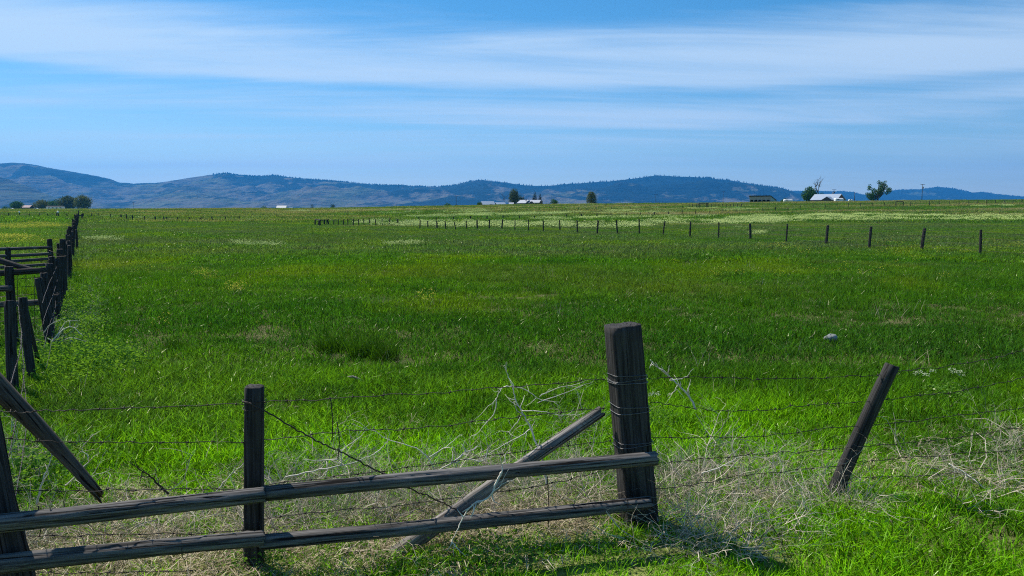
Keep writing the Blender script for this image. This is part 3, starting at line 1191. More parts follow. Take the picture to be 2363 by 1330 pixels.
def loops(name, centre, axis_to, rad, n, parent, seed, mat, sq=0, r=0.0022):
    """turns of wire round a timber"""
    r2 = random.Random(seed)
    ax = Vector(axis_to).normalized()
    u = ax.orthogonal().normalized() if not sq else Vector((math.cos(R(11)), math.sin(R(11)), 0))
    w = ax.cross(u)
    pts = []
    steps = 18 * n
    for i in range(steps + 1):
        a = 2 * math.pi * i / 18
        k = 1.0 if not sq else 1 / ((abs(math.cos(a)) ** 7 + abs(math.sin(a)) ** 7) ** (1 / 7.0))
        q = Vector(centre) + (u * math.cos(a) + w * math.sin(a)) * k * rad * r2.uniform(1.0, 1.03) + ax * ((i / steps - 0.5) * 0.03 * n + 0.012 * math.sin(a * 0.7 + seed))
        pts.append(q - parent.location)
    mb = MB()
    mb.tube(pts, r, 5)
    return mb.build(name, mat, parent, True)


# ---- near fence: heavy gate post, round leaning posts, twin rails and barbed wire
NF = empty('post_and_rail_fence', (0.0, 4.5, 0.0), 'near weathered fence with two round rails, heavy square post and barbed wire', 'fence')
YA, YB, YC, YD = 3.75, 4.20, 4.79, 5.26
# left post partly out of frame
pole('post', P(66, 1420, 3.70), P(-38, 930, 3.80), 0.080, 0.066, M_POST, NF, 0.0, 14, 3, 0.07)
ob = pole('post', P(587, 1330, YB), P(587, 892, YB), 0.054, 0.050, M_POST, NF, 0.85, 20, 5, 0.03, 0.004, R(8))
ob = pole('post', P(1478, 1235, YC), P(1437, 750, YC + 0.03), 0.110, 0.103, M_POST, NF, 0.97, 32, 7, 0.018, 0.005, R(11))
ob['label'] = 'thick square timber post at the end of the rails'
ob = pole('post', P(1920, 1165, YD), P(2058, 843, YD + 0.05), 0.058, 0.050, M_POST, NF, 0, 16, 9, 0.03, 0.004)
ob['label'] = 'round post leaning far to the right'
ob = pole('post', P(2480, 1190, 5.7), P(2470, 760, 5.7), 0.06, 0.055, M_POST, NF, 0, 14, 10, 0.03)


def rail(a, b, c, r0, r1, seed):
    p0, p1 = P(*a), P(*b)
    return pole('rail', p0, p1, r0, r1, M_RAIL, NF, 0, 30, seed, 0.045, 0.015)


rail((-260, 1230, 3.42), (612, 1143, 4.04), 0, 0.048, 0.043, 21)
rail((604, 1144, 4.05), (1512, 1056, 4.60), 0, 0.0425, 0.043, 22)
rail((-260, 1330, 3.42), (610, 1247, 4.04), 0, 0.049, 0.043, 23)
rail((600, 1249, 4.05), (1500, 1160, 4.60), 0, 0.0425, 0.041, 24)

WL = [
    [(-200, 945, 3.6), (0, 950, 3.72), (60, 952, 3.76), (200, 945, 3.87), (400, 937, 4.02), (566, 931, 4.16), (612, 928, 4.22), (870, 915, 4.36), (1180, 893, 4.58), (1398, 876, 4.72)],
    [(-200, 1005, 3.6), (0, 1012, 3.72), (100, 1018, 3.78), (300, 1021, 3.95), (563, 1020, 4.16), (612, 1016, 4.22), (800, 995, 4.32), (950, 990, 4.42), (1180, 965, 4.58), (1398, 942, 4.72)],
    [(-100, 1130, 3.66), (30, 1132, 3.74), (230, 1131, 3.9), (480, 1128, 4.08), (565, 1130, 4.16), (620, 1120, 4.24), (900, 1085, 4.38), (1180, 1045, 4.58), (1410, 1018, 4.72)],
    [(-100, 1236, 3.66), (70, 1236, 3.78), (300, 1233, 3.95), (565, 1222, 4.18), (620, 1195, 4.24), (900, 1168, 4.4), (1200, 1128, 4.6), (1425, 1080, 4.74)],
    [(-100, 1330, 3.66), (200, 1322, 3.86), (400, 1318, 4.0), (575, 1312, 4.18), (900, 1262, 4.4), (1200, 1225, 4.6), (1435, 1190, 4.74)],
    [(1497, 872, 4.78), (1620, 871, 4.9), (1750, 875, 5.0), (1900, 872, 5.15), (2040, 866, 5.30), (2080, 857, 5.32), (2200, 843, 5.45), (2290, 827, 5.55), (2363, 808, 5.62), (2475, 775, 5.7)],
    [(1500, 928, 4.78), (1560, 936, 4.84), (1640, 946, 4.9), (1760, 948, 5.0), (1890, 933, 5.15), (2000, 928, 5.28), (2050, 921, 5.3), (2200, 905, 5.45), (2363, 873, 5.62), (2475, 850, 5.7)],
    [(1503, 1010, 4.78), (1600, 1010, 4.88), (1750, 1007, 5.0), (1957, 984, 5.24), (2019, 982, 5.3), (2205, 960, 5.45), (2363, 941, 5.62), (2475, 925, 5.7)],
    [(1508, 1070, 4.78), (1600, 1063, 4.88), (1750, 1049, 5.0), (1915, 1038, 5.2), (2006, 1030, 5.3), (2163, 1016, 5.43), (2363, 987, 5.62), (2475, 972, 5.7)],
    [(1512, 1130, 4.78), (1600, 1118, 4.88), (1750, 1094, 5.0), (1924, 1076, 5.22), (1973, 1068, 5.3), (2122, 1055, 5.4), (2363, 1038, 5.62), (2475, 1030, 5.7)],
    [(1940, 1106, 5.24), (2020, 1101, 5.3), (2122, 1099, 5.4), (2246, 1084, 5.5), (2363, 1078, 5.62), (2475, 1074, 5.7)],
]
for i, w in enumerate(WL):
    barbed('barbed_wire', [P(*q) for q in w], NF, i, 0.0024)
# twisted brace wire running down from the slim post
bw = [(560, 928, 4.11), (600, 942, 4.12), (680, 990, 4.14), (740, 1022, 4.16), (800, 1050, 4.18), (880, 1092, 4.22), (950, 1130, 4.26), (1000, 1150, 4.40), (1060, 1180, 4.44), (1110, 1210, 4.46)]
barbed('brace_wire', [P(*q) for q in bw], NF, 40, 0.0042, 0.0, wob=0.003)
for px, py, sd in ((1404, 874, 1), (1410, 882, 5), (1412, 942, 2), (1424, 1020, 3)):
    pa, pb = P(1478, 1235, YC), P(1437, 750, YC + 0.03)
    zz = P(px + 46, py, YC).z
    f = (zz - pa.z) / (pb.z - pa.z)
    c = pa.lerp(pb, f)
    loops('wire_wrap', c, (pb - pa), 0.110 + (0.103 - 0.110) * f + 0.004, 2, NF, sd, M_GREYWIRE, 1)
loops('wire_wrap', P(587, 932, YB), (0, 0, 1), 0.064, 2, NF, 8, M_WIRE)
for px, py, Y in ((130, 1180, 3.70), (650, 1138, 4.10), (1120, 1090, 4.38), (1430, 1066, 4.55), (430, 1267, 3.90), (900, 1212, 4.26), (1000, 1200, 4.32), (1440, 1163, 4.56)):
    loops('wire_wrap', P(px, py, Y), P(1500, 1050, 4.6) - P(0, 1190, 3.62), 0.052, 1, NF, px, M_WIRE, r=0.002)
# thin upright stays between the wires
for a, b in (((762, 918, 4.3), (766, 1020, 4.3)), ((778, 975, 4.3), (780, 1060, 4.3)), ((1263, 1100, 4.62), (1262, 1260, 4.55)), ((88, 1168, 3.8), (92, 1240, 3.8))):
    barbed('wire_stay', [P(*a), P((a[0] + b[0]) / 2 + 4, (a[1] + b[1]) / 2, a[2]), P(*b)], NF, a[0], 0.0032, 0.0, wob=0.002)

# loose timbers
t = pole('loose_pole', P(-60, 832, 3.98), P(232, 1148, 4.06), 0.062, 0.026, M_BROWN, None, 0, 16, 31, 0.06, 0.09)
tag(t, 'brown broken pole slanting down behind the wires at the left edge', 'pole')
t = pole('loose_pole', P(900, 1292, 4.33), P(1388, 952, 4.86), 0.052, 0.036, M_LOG, None, 0, 16, 33, 0.06, 0.02)
tag(t, 'bleached wire wrapped pole leaning across behind the two rails', 'pole')
for f in (0.18, 0.33, 0.5, 0.62, 0.80, 0.85, 0.9):
    a, b = P(900, 1292, 4.33), P(1388, 952, 4.86)
    c = a.lerp(b, f)
    r2 = random.Random(int(f * 100))
    ax = (b - a).normalized()
    u = ax.orthogonal().normalized()
    w = ax.cross(u)
    rr = 0.058 + (0.041 - 0.058) * f
    mb = MB()
    pts = []
    for i in range(30):
        an = i * 2 * math.pi / 16
        pts.append(c + (u * math.cos(an) + w * math.sin(an)) * rr * r2.uniform(0.99, 1.08) + ax * (i * 0.003 + 0.015 * math.sin(an)) - t.location)
    mb.tube(pts, 0.0018, 4)
    o = mb.build('wire_wrap', M_GREYWIRE, t, True)
    o.matrix_parent_inverse = t.rotation_quaternion.to_matrix().to_4x4().inverted()


# ------------------------------------------------------------------ long fence on the left
LF = empty('long_fence', (-5.5, 8.6, 0), 'long line of dark closely set posts running away on the left', 'fence')


def line_x(Y):
    return -0.566 * Y - 0.5


def lpost(x, Y, h, r, seed, lx=0.0, ly=0.0, sides=9):
    z = float(terrain(x, Y))
    return pole('post', (x, Y, z - 0.15), (x + lx, Y + ly, z + h), r * 1.05, r, M_POST, LF, 0, sides, seed, 0.06, 0.02)


r3 = random.Random(12)
pole('post', P(30, 925, 8.2), P(23, 694, 8.3), 0.058, 0.052, M_POST, LF, 0, 12, 61, 0.05)
pole('post', P(77, 895, 8.8), P(54, 686, 8.9), 0.048, 0.046, M_POST, LF, 0, 12, 62, 0.05)
ob = pole('post', P(86, 835, 9.6), P(62, 712, 9.3), 0.026, 0.022, M_POST, LF, 0, 9, 63, 0.06)
near_posts = [(89, 642, 110, 790, 11.0, 0.058), (101, 630, 118, 785, 11.4, 0.055), (111, 608, 122, 780, 12.0, 0.055), (121, 592, 130, 760, 13.0, 0.055),
              (130, 596, 136, 740, 14.0, 0.055), (136, 575, 141, 720, 15.2, 0.06), (142, 552, 145, 705, 16.6, 0.062), (134, 562, 140, 700, 17.0, 0.03), (147, 560, 150, 690, 18.4, 0.06)]
for i, (ax, ay, bx_, by_, Y, r) in enumerate(near_posts):
    pole('post', P(bx_, by_, Y), P(ax, ay, Y), r, r * 0.93, M_POST, LF, 0, 12, 70 + i, 0.05)
Y = 18.6
k = 0
while Y < 185 and k < 82:
    h = r3.uniform(1.02, 1.34)
    if r3.random() < 0.12:
        h += 0.25
    lpost(line_x(Y) + r3.gauss(0, 0.06), Y, h, r3.uniform(0.048, 0.068), 100 + k, r3.gauss(0, 0.04), 0, 7)
    Y += (0.72 + 0.020 * Y) * r3.uniform(0.8, 1.2)
    k += 1
for hz in (0.25, 0.5, 0.75, 1.0):
    pts = []
    Y = 8.4
    while Y < 184:
        x = line_x(Y) + r3.gauss(0, 0.008)
        pts.append(Vector((x, Y, float(terrain(x, Y)) + hz + r3.gauss(0, 0.008))))
        Y *= 1.12
    barbed('barbed_wire', pts, LF, int(hz * 100), 0.0024, 0.0, wob=0.004)
# wire down to the near corner
for hz in (0.35, 0.7, 1.0):
    barbed('barbed_wire', [P(-20, 1000, 3.9) * 0 + Vector((-2.65, 3.85, hz)), Vector((-4.0, 6.1, hz - 0.03)), Vector((-5.45, 8.3, hz))], LF, int(hz * 10) + 3, 0.0025, 0.14)
# a few wire ties
for px, py, Y in ((96, 607, 11.6), (130, 585, 13), (165, 560, 26), (128, 680, 12.4), (160, 545, 24)):
    c = P(px, py, Y) - LF.location
    pts = [c + Vector((r3.gauss(0, .06), r3.gauss(0, .05), r3.gauss(0, .03))) for _ in range(6)]
    mb = MB()
    mb.tube(smooth_path(pts, 4), 0.004, 4)
    mb.build('wire_tie', M_WIRE, LF, True)

# ---- corral further back
CF = empty('corral_fence', P(115, 640, 25).xyz * Vector((1, 1, 0)).length / math.sqrt(2), 'four rail wooden corral fence behind the long fence', 'fence')
CF.location = (P(115, 640, 25).x, 25, 0)
pole('post', (P(116, 600, 25).x, 25, -0.1), P(115, 552, 25), 0.085, 0.08, M_POST, CF, 0, 10, 81, 0.05)
pole('post', (P(20, 600, 24).x, 24, -0.1), P(20, 571, 24), 0.08, 0.08, M_POST, CF, 0, 10, 82, 0.05)
pole('post', (P(-90, 600, 23).x, 23, -0.1), P(-90, 571, 23), 0.08, 0.08, M_POST, CF, 0, 10, 83, 0.05)
for i, (ya, yb) in enumerate(((582, 571), (598, 585), (612, 598), (626, 610))):
    pole('rail', P(-120, ya, 22.7), P(118, yb, 24.95), 0.055, 0.05, M_RAIL, CF, 0, 9, 84 + i, 0.05)
# ---- near gate panel
GT = empty('wooden_gate', (P(22, 640, 11.4).x, 11.4, 0), 'low wooden gate panel with wire mesh beside the long fence', 'gate')
pole('post', (P(26, 700, 11.4).x, 11.4, -0.1), P(22, 615, 11.4), 0.06, 0.055, M_POST, GT, 0.5, 12, 91, 0.03)
pole('rail', P(-160, 642, 11.3), P(104, 624, 11.5), 0.050, 0.046, M_POST, GT, 0.7, 12, 92, 0.03)
pole('rail', P(-160, 712, 11.3), P(100, 697, 11.5), 0.048, 0.045, M_RAIL, GT, 0.7, 12, 93, 0.03)
pole('rail', P(-160, 672, 11.25), P(26, 666, 11.3), 0.045, 0.045, M_RAIL, GT, 0.7, 12, 94, 0.03)
pole('brace', P(-20, 596, 11.6), P(82, 626, 11.6), 0.045, 0.04, M_POST, GT, 0.5, 12, 95, 0.03)
mb = MB()
for i in range(9):
    a = P(-60 + i * 20, 636, 11.42) - GT.location
    b = P(-60 + i * 20, 760, 11.42) - GT.location
    b.z = max(b.z, 0.02)
    mb.tube([a, b], 0.004, 4)
for i in range(6):
    a = P(-70, 652 + i * 19, 11.44) - GT.location
    b = P(100, 640 + i * 19, 11.44) - GT.location
    mb.tube([a, b], 0.004, 4)
mb.build('wire_mesh', M_WIRE, GT, True)


# ------------------------------------------------------------------ fences across the field
def field_fence(name, label, posts, rad, wires, hts, seed, caps=None, mat=None):
    """posts: list of (px, base py, top py)"""
    pos = []
    for (px, by, ty) in posts:
        g = hit(px, by)
        top = P(px, ty, g.y)
        pos.append((g, top))
    root = empty(name, pos[len(pos) // 2][0], label, 'fence')
    for i, (g, tp) in enumerate(pos):
        hgt = max(0.5, tp.z - g.z)
        mb = MB()
        r2 = random.Random(seed * 50 + i)
        rr = rad * r2.uniform(0.75, 1.3)
        b = g - root.location
        lx = r2.gauss(0, 0.035)
        mb.tube([b + Vector((0, 0, -0.1)), b + Vector((lx, 0, hgt * 0.5)), b + Vector((lx * 2, 0, hgt * 0.98)), b + Vector((lx * 2, 0, hgt))], [rr, rr, rr * 0.97, rr * 0.8], 7)
        mb.build('post', mat or M_POST, root, False)
        if caps and i in caps:
            mb = MB()
            mb.tube([b + Vector((lx * 2, 0, hgt)), b + Vector((lx * 2, 0, hgt + 0.28)), b + Vector((lx * 2, 0, hgt + 0.32))], [rr * 1.6, rr * 1.7, rr], 7)
            mb.build('post_cap', M_WHITE, root)
    for w in range(wires):
        f = (w + 0.8) / wires
        pts = [g.lerp(Vector((tp.x, tp.y, max(tp.z, g.z + 0.5))), f * 0.95) - root.location for g, tp in pos]
        mb = MB()
        mb.tube(pts, 0.004 if hts == 0 else hts, 4)
        mb.build('wire', M_WIRE, root, True)
    return root, pos


M_WHITE = plain('white_paint', (0.78, 0.79, 0.80), 0.5, 0.3, var=0.08)

right = [(2262, 590, 530), (2126, 579, 527), (2005, 577, 523), (1906, 567, 520), (1814, 562, 517), (1732, 556, 516), (1658, 553, 514)]
mids = [(30, 475, 398), (93, 462, 404), (165, 468, 406), (234, 478, 406), (312, 482, 411), (392, 473, 405), (477, 473, 398), (570, 474, 395), (667, 474, 393),
        (770, 479, 394), (878, 487, 395), (993, 492, 402), (1122, 485, 398), (1257, 500, 400), (1410, 513, 401), (1570, 512, 399), (1740, 515, 391), (1921, 525, 408), (2133, 538, 410), (2357, 552, 415)]
row1 = [(960 + a / 3.376, 390 + b / 3.376, 390 + c / 3.376) for a, b, c in mids]
leftm = [(1882, 478, 385), (1760, 475, 376), (1668, 472, 380), (1583, 478, 384), (1500, 474, 378), (1420, 466, 380), (1345, 478, 390), (1272, 470, 382), (1200, 465, 388), (1133, 466, 390), (1066, 468, 392), (1004, 462, 396)]
row1l = [(600 + a / 5.908, 440 + b / 5.908 + 2, 440 + c / 5.908) for a, b, c in leftm]
row1 = [(2420, 602, 540)] + right + row1[::-1] + row1l
row1.sort(key=lambda q: -q[0])
row1 = [q for i, q in enumerate(row1) if i == 0 or abs(q[0] - row1[i - 1][0]) > 6]
field_fence('wire_fence', 'wire fence of slim dark posts curving across the middle of the field', row1, 0.062, 4, 0.0055, 1)
# small pen at its far end
pen = [(727, 521, 507), (735, 522, 507), (739, 524, 509), (748, 520, 508), (754, 520, 508), (759, 520, 507)]
pr, pp = field_fence('rail_pen', 'small dark railed pen at the far left end of the slim wire fence', pen, 0.08, 0, 0, 3)
mb = MB()
mb.tube([q[1] - pr.location for q in pp], 0.06, 6)
mb.build('rail', M_POST, pr)

row2z = [(27, 410, 375), (160, 410, 375), (293, 408, 371), (427, 405, 367), (551, 400, 364), (680, 395, 362), (807, 395, 364), (927, 392, 366), (1051, 388, 354), (1174, 383, 353), (1293, 382, 350), (1409, 380, 344),
         (1520, 376, 341), (1637, 370, 341), (1745, 366, 338), (1857, 363, 334), (1967, 360, 330), (2073, 356, 324), (2178, 352, 324), (2288, 348, 326)]
row2 = [(960 + a / 3.376, 390 + b / 3.376, 390 + c / 3.376) for a, b, c in row2z]
row2b = [(25, 345, 312), (130, 340, 313), (230, 335, 308), (333, 332, 303), (435, 322, 295), (530, 322, 293), (627, 317, 285), (727, 308, 280), (820, 306, 278), (912, 306, 278), (1002, 298, 264), (1095, 297, 265),
         (1190, 293, 262), (1280, 293, 262), (1482, 291, 252), (1630, 288, 250), (1710, 284, 248), (1787, 282, 248), (1860, 280, 246), (1930, 278, 246), (2003, 276, 244), (2070, 275, 240), (2140, 275, 242), (2212, 272, 241), (2280, 270, 240), (2345, 268, 238)]
row2 += [(1660 + a / 3.361, 390 + b / 3.361, 390 + c / 3.361) for a, b, c in row2b]
field_fence('pasture_fence', 'far fence of many small posts climbing the rise to the right edge', row2, 0.085, 3, 0.007, 2)
cx_pad = 1.5
row3 = [(1157, 489, 484), (1178, 489, 484), (1217, 487.5, 483), (1256, 486, 481), (1276, 485.5, 481), (1306, 485, 480), (1335, 484.5, 480), (1376, 484, 479), (1410, 484, 479), (1455, 483, 478.5), (1500, 482.5, 478), (1535, 481, 477), (1575, 480, 475)]
field_fence('ridge_fence', 'short run of tiny posts below the central farm', row3, 0.08, 2, 0.007, 5)
# gate frame on the far fence
gf, gp = field_fence('gate_frame', 'tall dark gate frame standing in the far fence', [(2067, 477, 466), (2084, 477, 465.5)], 0.12, 0, 0, 6)
mb = MB()
mb.tube([q[1] - gf.location for q in gp], 0.12, 6)
mb.build('crossbar', M_POST, gf)
# stock pen on the rise
pen2 = [(1590 + i * 8.6, 479 - i * 0.12, 472 - i * 0.1) for i in range(15)]
field_fence('stock_pen', 'row of thin posts of a stock pen on the rise left of the open shed', pen2, 0.08, 3, 0.02, 7)

# left cross fence
cross = [(5, 45, 40), (45, 45, 41), (50, 44, 38)]
cx_ = [(-40, 501, 494), (-8, 501, 494), (20, 501.5, 494), (46, 501, 493), (68, 501, 495), (90, 501.5, 494), (111, 501.5, 495), (130, 502, 493), (136, 503, 493), (155, 501, 495), (212, 503, 494.5),
       (229, 503, 494.5), (255, 504.5, 496), (280, 506, 497), (293, 507.5, 496.5), (306, 509, 499), (333, 509, 501), (358, 509, 502), (378, 509.5, 502), (385, 509.5, 503), (410, 510, 503), (438, 510, 503.5),
       (462, 509.5, 503.5), (490, 508.5, 502), (520, 508, 502), (552, 507, 501)]
cx_ = [(a, b, c - 2.0) for a, b, c in cx_]
field_fence('cross_fence', 'low fence crossing behind the long fence in the left distance', cx_, 0.10, 3, 0.012, 8, caps=(3, 8))
bar, bp = field_fence('crossbar_gate', 'dark gate bar between two posts where the long fence meets the cross fence', [(172, 503, 496.5), (187, 503, 496)], 0.12, 0, 0, 9)
mb = MB()
mb.tube([q[1] - bar.location - Vector((0, 0, 0.1)) for q in bp], 0.13, 6)
mb.build('gate_bar', M_POST, bar)
field_fence('corner_post', 'tall dark corner post where the long fence ends', [(191, 505, 492.5), (190.4, 507, 494)], 0.14, 0, 0, 10)


# ------------------------------------------------------------------ fallen branches and plants near the fence
def branch(label, paths, r, mat, ref):
    """paths: lists of (px,py,Y)"""
    root = P(*ref)
    mb = MB()
    for i, pth in enumerate(paths):
        pts = smooth_path([P(*q) for q in pth], 5)
        rr = r if i == 0 else r * 0.55
        q0 = random.Random(int(ref[0]) * 7 + i)
        pts = [p_ + Vector((q0.gauss(0, .0022), q0.gauss(0, .004), q0.gauss(0, .0022))) for p_ in pts]
        mb.tube([p_ - root for p_ in pts], [rr * (1 - 0.75 * k_ / (len(pts) - 1)) for k_ in range(len(pts))], 5)
        for k_ in range(2, len(pts) - 1):
            if q0.random() < 0.3:
                dd = (pts[k_ + 1] - pts[k_ - 1]).normalized()
                dd = (dd + Vector((q0.gauss(0, .7), q0.gauss(0, .5), q0.gauss(0, .7)))).normalized()
                a_ = pts[k_] - root
                L_ = q0.uniform(0.03, 0.13)
                b_ = a_ + dd * L_ * 0.5
                c_ = b_ + (dd + Vector((q0.gauss(0, .4), 0, q0.gauss(0, .4)))).normalized() * L_ * 0.5
                mb.tube([a_, b_, c_], [rr * 0.45, rr * 0.33, rr * 0.12], 4)
    o = mb.build('dry_branch', mat, None, True, root)
    tag(o, label, 'branch', 'dead branches along the near fence')
    return o


M_TWIG = plain('bleached_branch', (0.72, 0.66, 0.54), 0.8, 0.1, var=0.15, scale=6)


branch('pale forked branch standing upright left of the square post', [
    [(1262, 1120, 4.75), (1250, 1060, 4.75), (1225, 990, 4.75), (1203, 948, 4.75), (1190, 925, 4.75), (1183, 895, 4.75), (1172, 865, 4.75), (1162, 843, 4.75)],
    [(1183, 893, 4.75), (1160, 895, 4.72), (1145, 920, 4.7), (1120, 945, 4.68)],
    [(1183, 893, 4.75), (1215, 900, 4.8), (1245, 922, 4.8), (1290, 928, 4.8)],
    [(1202, 947, 4.75), (1250, 950, 4.7), (1300, 958, 4.7), (1350, 955, 4.7)],
    [(1145, 920, 4.7), (1140, 955, 4.7), (1110, 990, 4.7), (1090, 1015, 4.7)],
    [(1203, 960, 4.75), (1185, 985, 4.72), (1170, 1000, 4.7)],
    [(1245, 915, 4.8), (1290, 895, 4.8), (1320, 890, 4.8)],
    [(1225, 990, 4.75), (1195, 1010, 4.7), (1140, 1040, 4.7), (1112, 1055, 4.7)],
    [(1240, 930, 4.8), (1310, 905, 4.8), (1370, 880, 4.8)]], 0.0066, M_TWIG, (1262, 1120, 4.75))
branch('long pale branch lying behind the top rail right of the slim post', [
    [(660, 1101, 4.45), (740, 1084, 4.45), (810, 1070, 4.45), (860, 1050, 4.45)],
    [(860, 1050, 4.45), (880, 1035, 4.45), (900, 1010, 4.45)],
    [(790, 1075, 4.45), (790, 1040, 4.45), (830, 1010, 4.45), (845, 990, 4.45)],
    [(780, 1060, 4.45), (740, 1063, 4.45), (700, 1062, 4.45)],
    [(760, 1080, 4.45), (745, 1100, 4.45), (720, 1110, 4.45)]], 0.0065, M_TWIG, (760, 1080, 4.45))
branch('arching pale branch above the top rail near its middle', [
    [(1000, 1092, 4.5), (1040, 1070, 4.5), (1075, 1045, 4.5), (1100, 1035, 4.5)],
    [(990, 1055, 4.5), (1030, 1030, 4.5), (1065, 1002, 4.5)],
    [(1005, 1090, 4.5), (990, 1060, 4.5), (960, 1035, 4.5), (900, 1015, 4.5), (860, 995, 4.5), (810, 978, 4.5)],
    [(1075, 1045, 4.5), (1066, 1025, 4.5)],
    [(1040, 1070, 4.5), (1080, 1060, 4.5), (1115, 1065, 4.5), (1125, 1035, 4.5), (1122, 1010, 4.5)]], 0.007, M_TWIG, (1000, 1092, 4.5))
branch('pale forked twig hanging in front of both rails', [
    [(1158, 1090, 4.28), (1145, 1115, 4.27), (1130, 1145, 4.26), (1085, 1170, 4.24), (1062, 1210, 4.22), (1042, 1250, 4.2)],
    [(1070, 1195, 4.22), (1055, 1175, 4.22)],
    [(1042, 1250, 4.2), (1060, 1270, 4.2), (1074, 1285, 4.2)],
    [(1158, 1090, 4.28), (1162, 1065, 4.3), (1168, 1048, 4.3)],
    [(1130, 1145, 4.26), (1150, 1125, 4.26), (1175, 1108, 4.26)]], 0.008, M_TWIG, (1085, 1170, 4.24))
branch('pale twig sticking out right of the square post', [
    [(1605, 945, 5.1), (1590, 915, 5.1), (1565, 888, 5.1), (1545, 870, 5.1), (1520, 850, 5.1), (1500, 830, 5.1)],
    [(1565, 888, 5.1), (1550, 910, 5.1), (1540, 915, 5.1)],
    [(1545, 878, 5.1), (1580, 872, 5.1), (1600, 850, 5.1)]], 0.008, M_TWIG, (1605, 945, 5.1))
branch('short dark stick leaning in the grass behind the left rails', [
    [(388, 1140, 4.5), (360, 1112, 4.5), (330, 1088, 4.5), (310, 1075, 4.5)]], 0.008, M_TWIGD, (388, 1140, 4.5))
branch('thin pale stalk standing behind the left end of the rails', [
    [(85, 1165, 4.0), (96, 1120, 4.0), (108, 1085, 4.0), (122, 1050, 4.0)]], 0.007, M_TWIG, (85, 1165, 4.0))
branch('pale branched stalk between the broken pole and slim post', [
    [(150, 1120, 4.3), (175, 1100, 4.3), (205, 1060, 4.3), (190, 1035, 4.3), (215, 1000, 4.3)],
    [(210, 1100, 4.3), (230, 1070, 4.3), (245, 1040, 4.3)],
    [(200, 1105, 4.3), (240, 1090, 4.3), (255, 1095, 4.3)]], 0.0045, M_TWIG, (150, 1120, 4.3))
branch('pale twig fork left of the slim post above the rail', [
    [(500, 1135, 4.4), (520, 1110, 4.4), (545, 1085, 4.4), (562, 1072, 4.4)],
    [(530, 1100, 4.4), (540, 1120, 4.4), (545, 1138, 4.4)]], 0.0045, M_TWIG, (500, 1135, 4.4))
branch('pale pointed twig in the brush left of the leaning post', [
    [(1620, 1092, 5.0), (1660, 1080, 5.0), (1700, 1058, 5.0), (1750, 1045, 5.0)],
    [(1700, 1058, 5.0), (1690, 1030, 5.0), (1700, 1000, 5.0)]], 0.005, M_TWIG, (1660, 1085, 5.0))
branch('bent pale twig lying at the foot of the leaning post', [
    [(1935, 1148, 5.1), (1960, 1165, 5.05), (1985, 1178, 5.0)],
    [(1985, 1180, 5.0), (2020, 1175, 5.0), (2042, 1180, 5.0)],
    [(1900, 1150, 5.1), (1920, 1175, 5.05), (1940, 1190, 5.0)]], 0.005, M_TWIG, (1960, 1165, 5.05))
branch('pale stick lying in the grass below the right hand wires', [
    [(2190, 1070, 5.5), (2230, 1095, 5.4), (2275, 1130, 5.3), (2292, 1150, 5.3)],
    [(2230, 1095, 5.4), (2265, 1090, 5.4)]], 0.006, M_TWIG, (2230, 1100, 5.4))
branch('dark stalk rising from the bottom edge right of the square post', [
    [(1842, 1345, 4.25), (1825, 1300, 4.3), (1805, 1255, 4.35), (1788, 1225, 4.4), (1755, 1190, 4.45)]], 0.006, M_TWIGD, (1842, 1340, 4.25))
branch('bundle of pale curved stems at the foot of the long fence', [
    [(120, 790, 10.6), (140, 765, 10.6), (165, 755, 10.6), (190, 775, 10.6)],
    [(130, 790, 10.6), (150, 745, 10.6), (180, 740, 10.6)],
    [(110, 780, 10.6), (140, 800, 10.6), (170, 810, 10.6)],
    [(125, 800, 10.6), (160, 780, 10.6), (200, 790, 10.6)],
    [(100, 770, 10.6), (115, 750, 10.6), (150, 735, 10.6)]], 0.012, M_TWIG, (130, 790, 10.6))


def lump(name, c, r, label, cat, mat, seed, sc=(1, 1, 0.7)):
    n, m = 10, 14
    V, F = [], []
    r2 = np.random.RandomState(seed)
    for i in range(n + 1):
        for k in range(m):
            th = math.pi * i / n
            a = 2 * math.pi * k / m
            q = r * (1 + 0.12 * math.sin(2 * a + seed) + 0.1 * math.sin(3 * th + a) + r2.normal() * 0.02)
            V.append((q * sc[0] * math.sin(th) * math.cos(a), q * sc[1] * math.sin(th) * math.sin(a), q * sc[2] * math.cos(th)))
    for i in range(n):
        for k in range(m):
            k2 = (k + 1) % m
            F.append((i * m + k, (i + 1) * m + k, (i + 1) * m + k2, i * m + k2))
    o = link(name, make_mesh(name, V, F, mat, True), None, c)
    return tag(o, label, cat)


M_STONE = plain('pale_stone', (0.25, 0.265, 0.25), 0.85, 0.1, var=0.5, scale=14)
g = hit(1917, 792)
lump('stone', g + Vector((0, 0, 0.07)), 0.085, 'pale rounded stone lying in the grass above the leaning post', 'stone', M_STONE, 3, (1.1, 0.8, 0.8))
g = hit(822, 893)
mb = MB()
mb.tube([(-0.10, 0.02, 0.11), (-0.04, 0, 0.115), (0.03, 0.0, 0.09), (0.10, -0.03, 0.07)], [0.006, 0.016, 0.013, 0.004], 7)
o = mb.build('wood_scrap', M_LOG, None, True, g)
tag(o, 'small weathered wood scrap in the grass right of the slim post', 'wood scrap')


# dark sedge clumps
def clump(px, py, sc, label):
    g = hit(px, py)
    V, F, Rn = blade_tuft(260, 0.28, 0.25, 0.6, 0.012, px, 0.55, 3)
    o = link('sedge_clump', make_mesh('sedge_clump', V, F, M_DEEP, False, Rn), None, g)
    o.scale = (sc, sc, sc)
    tag(o, label, 'grass clump', 'dark sedge clumps in the meadow')


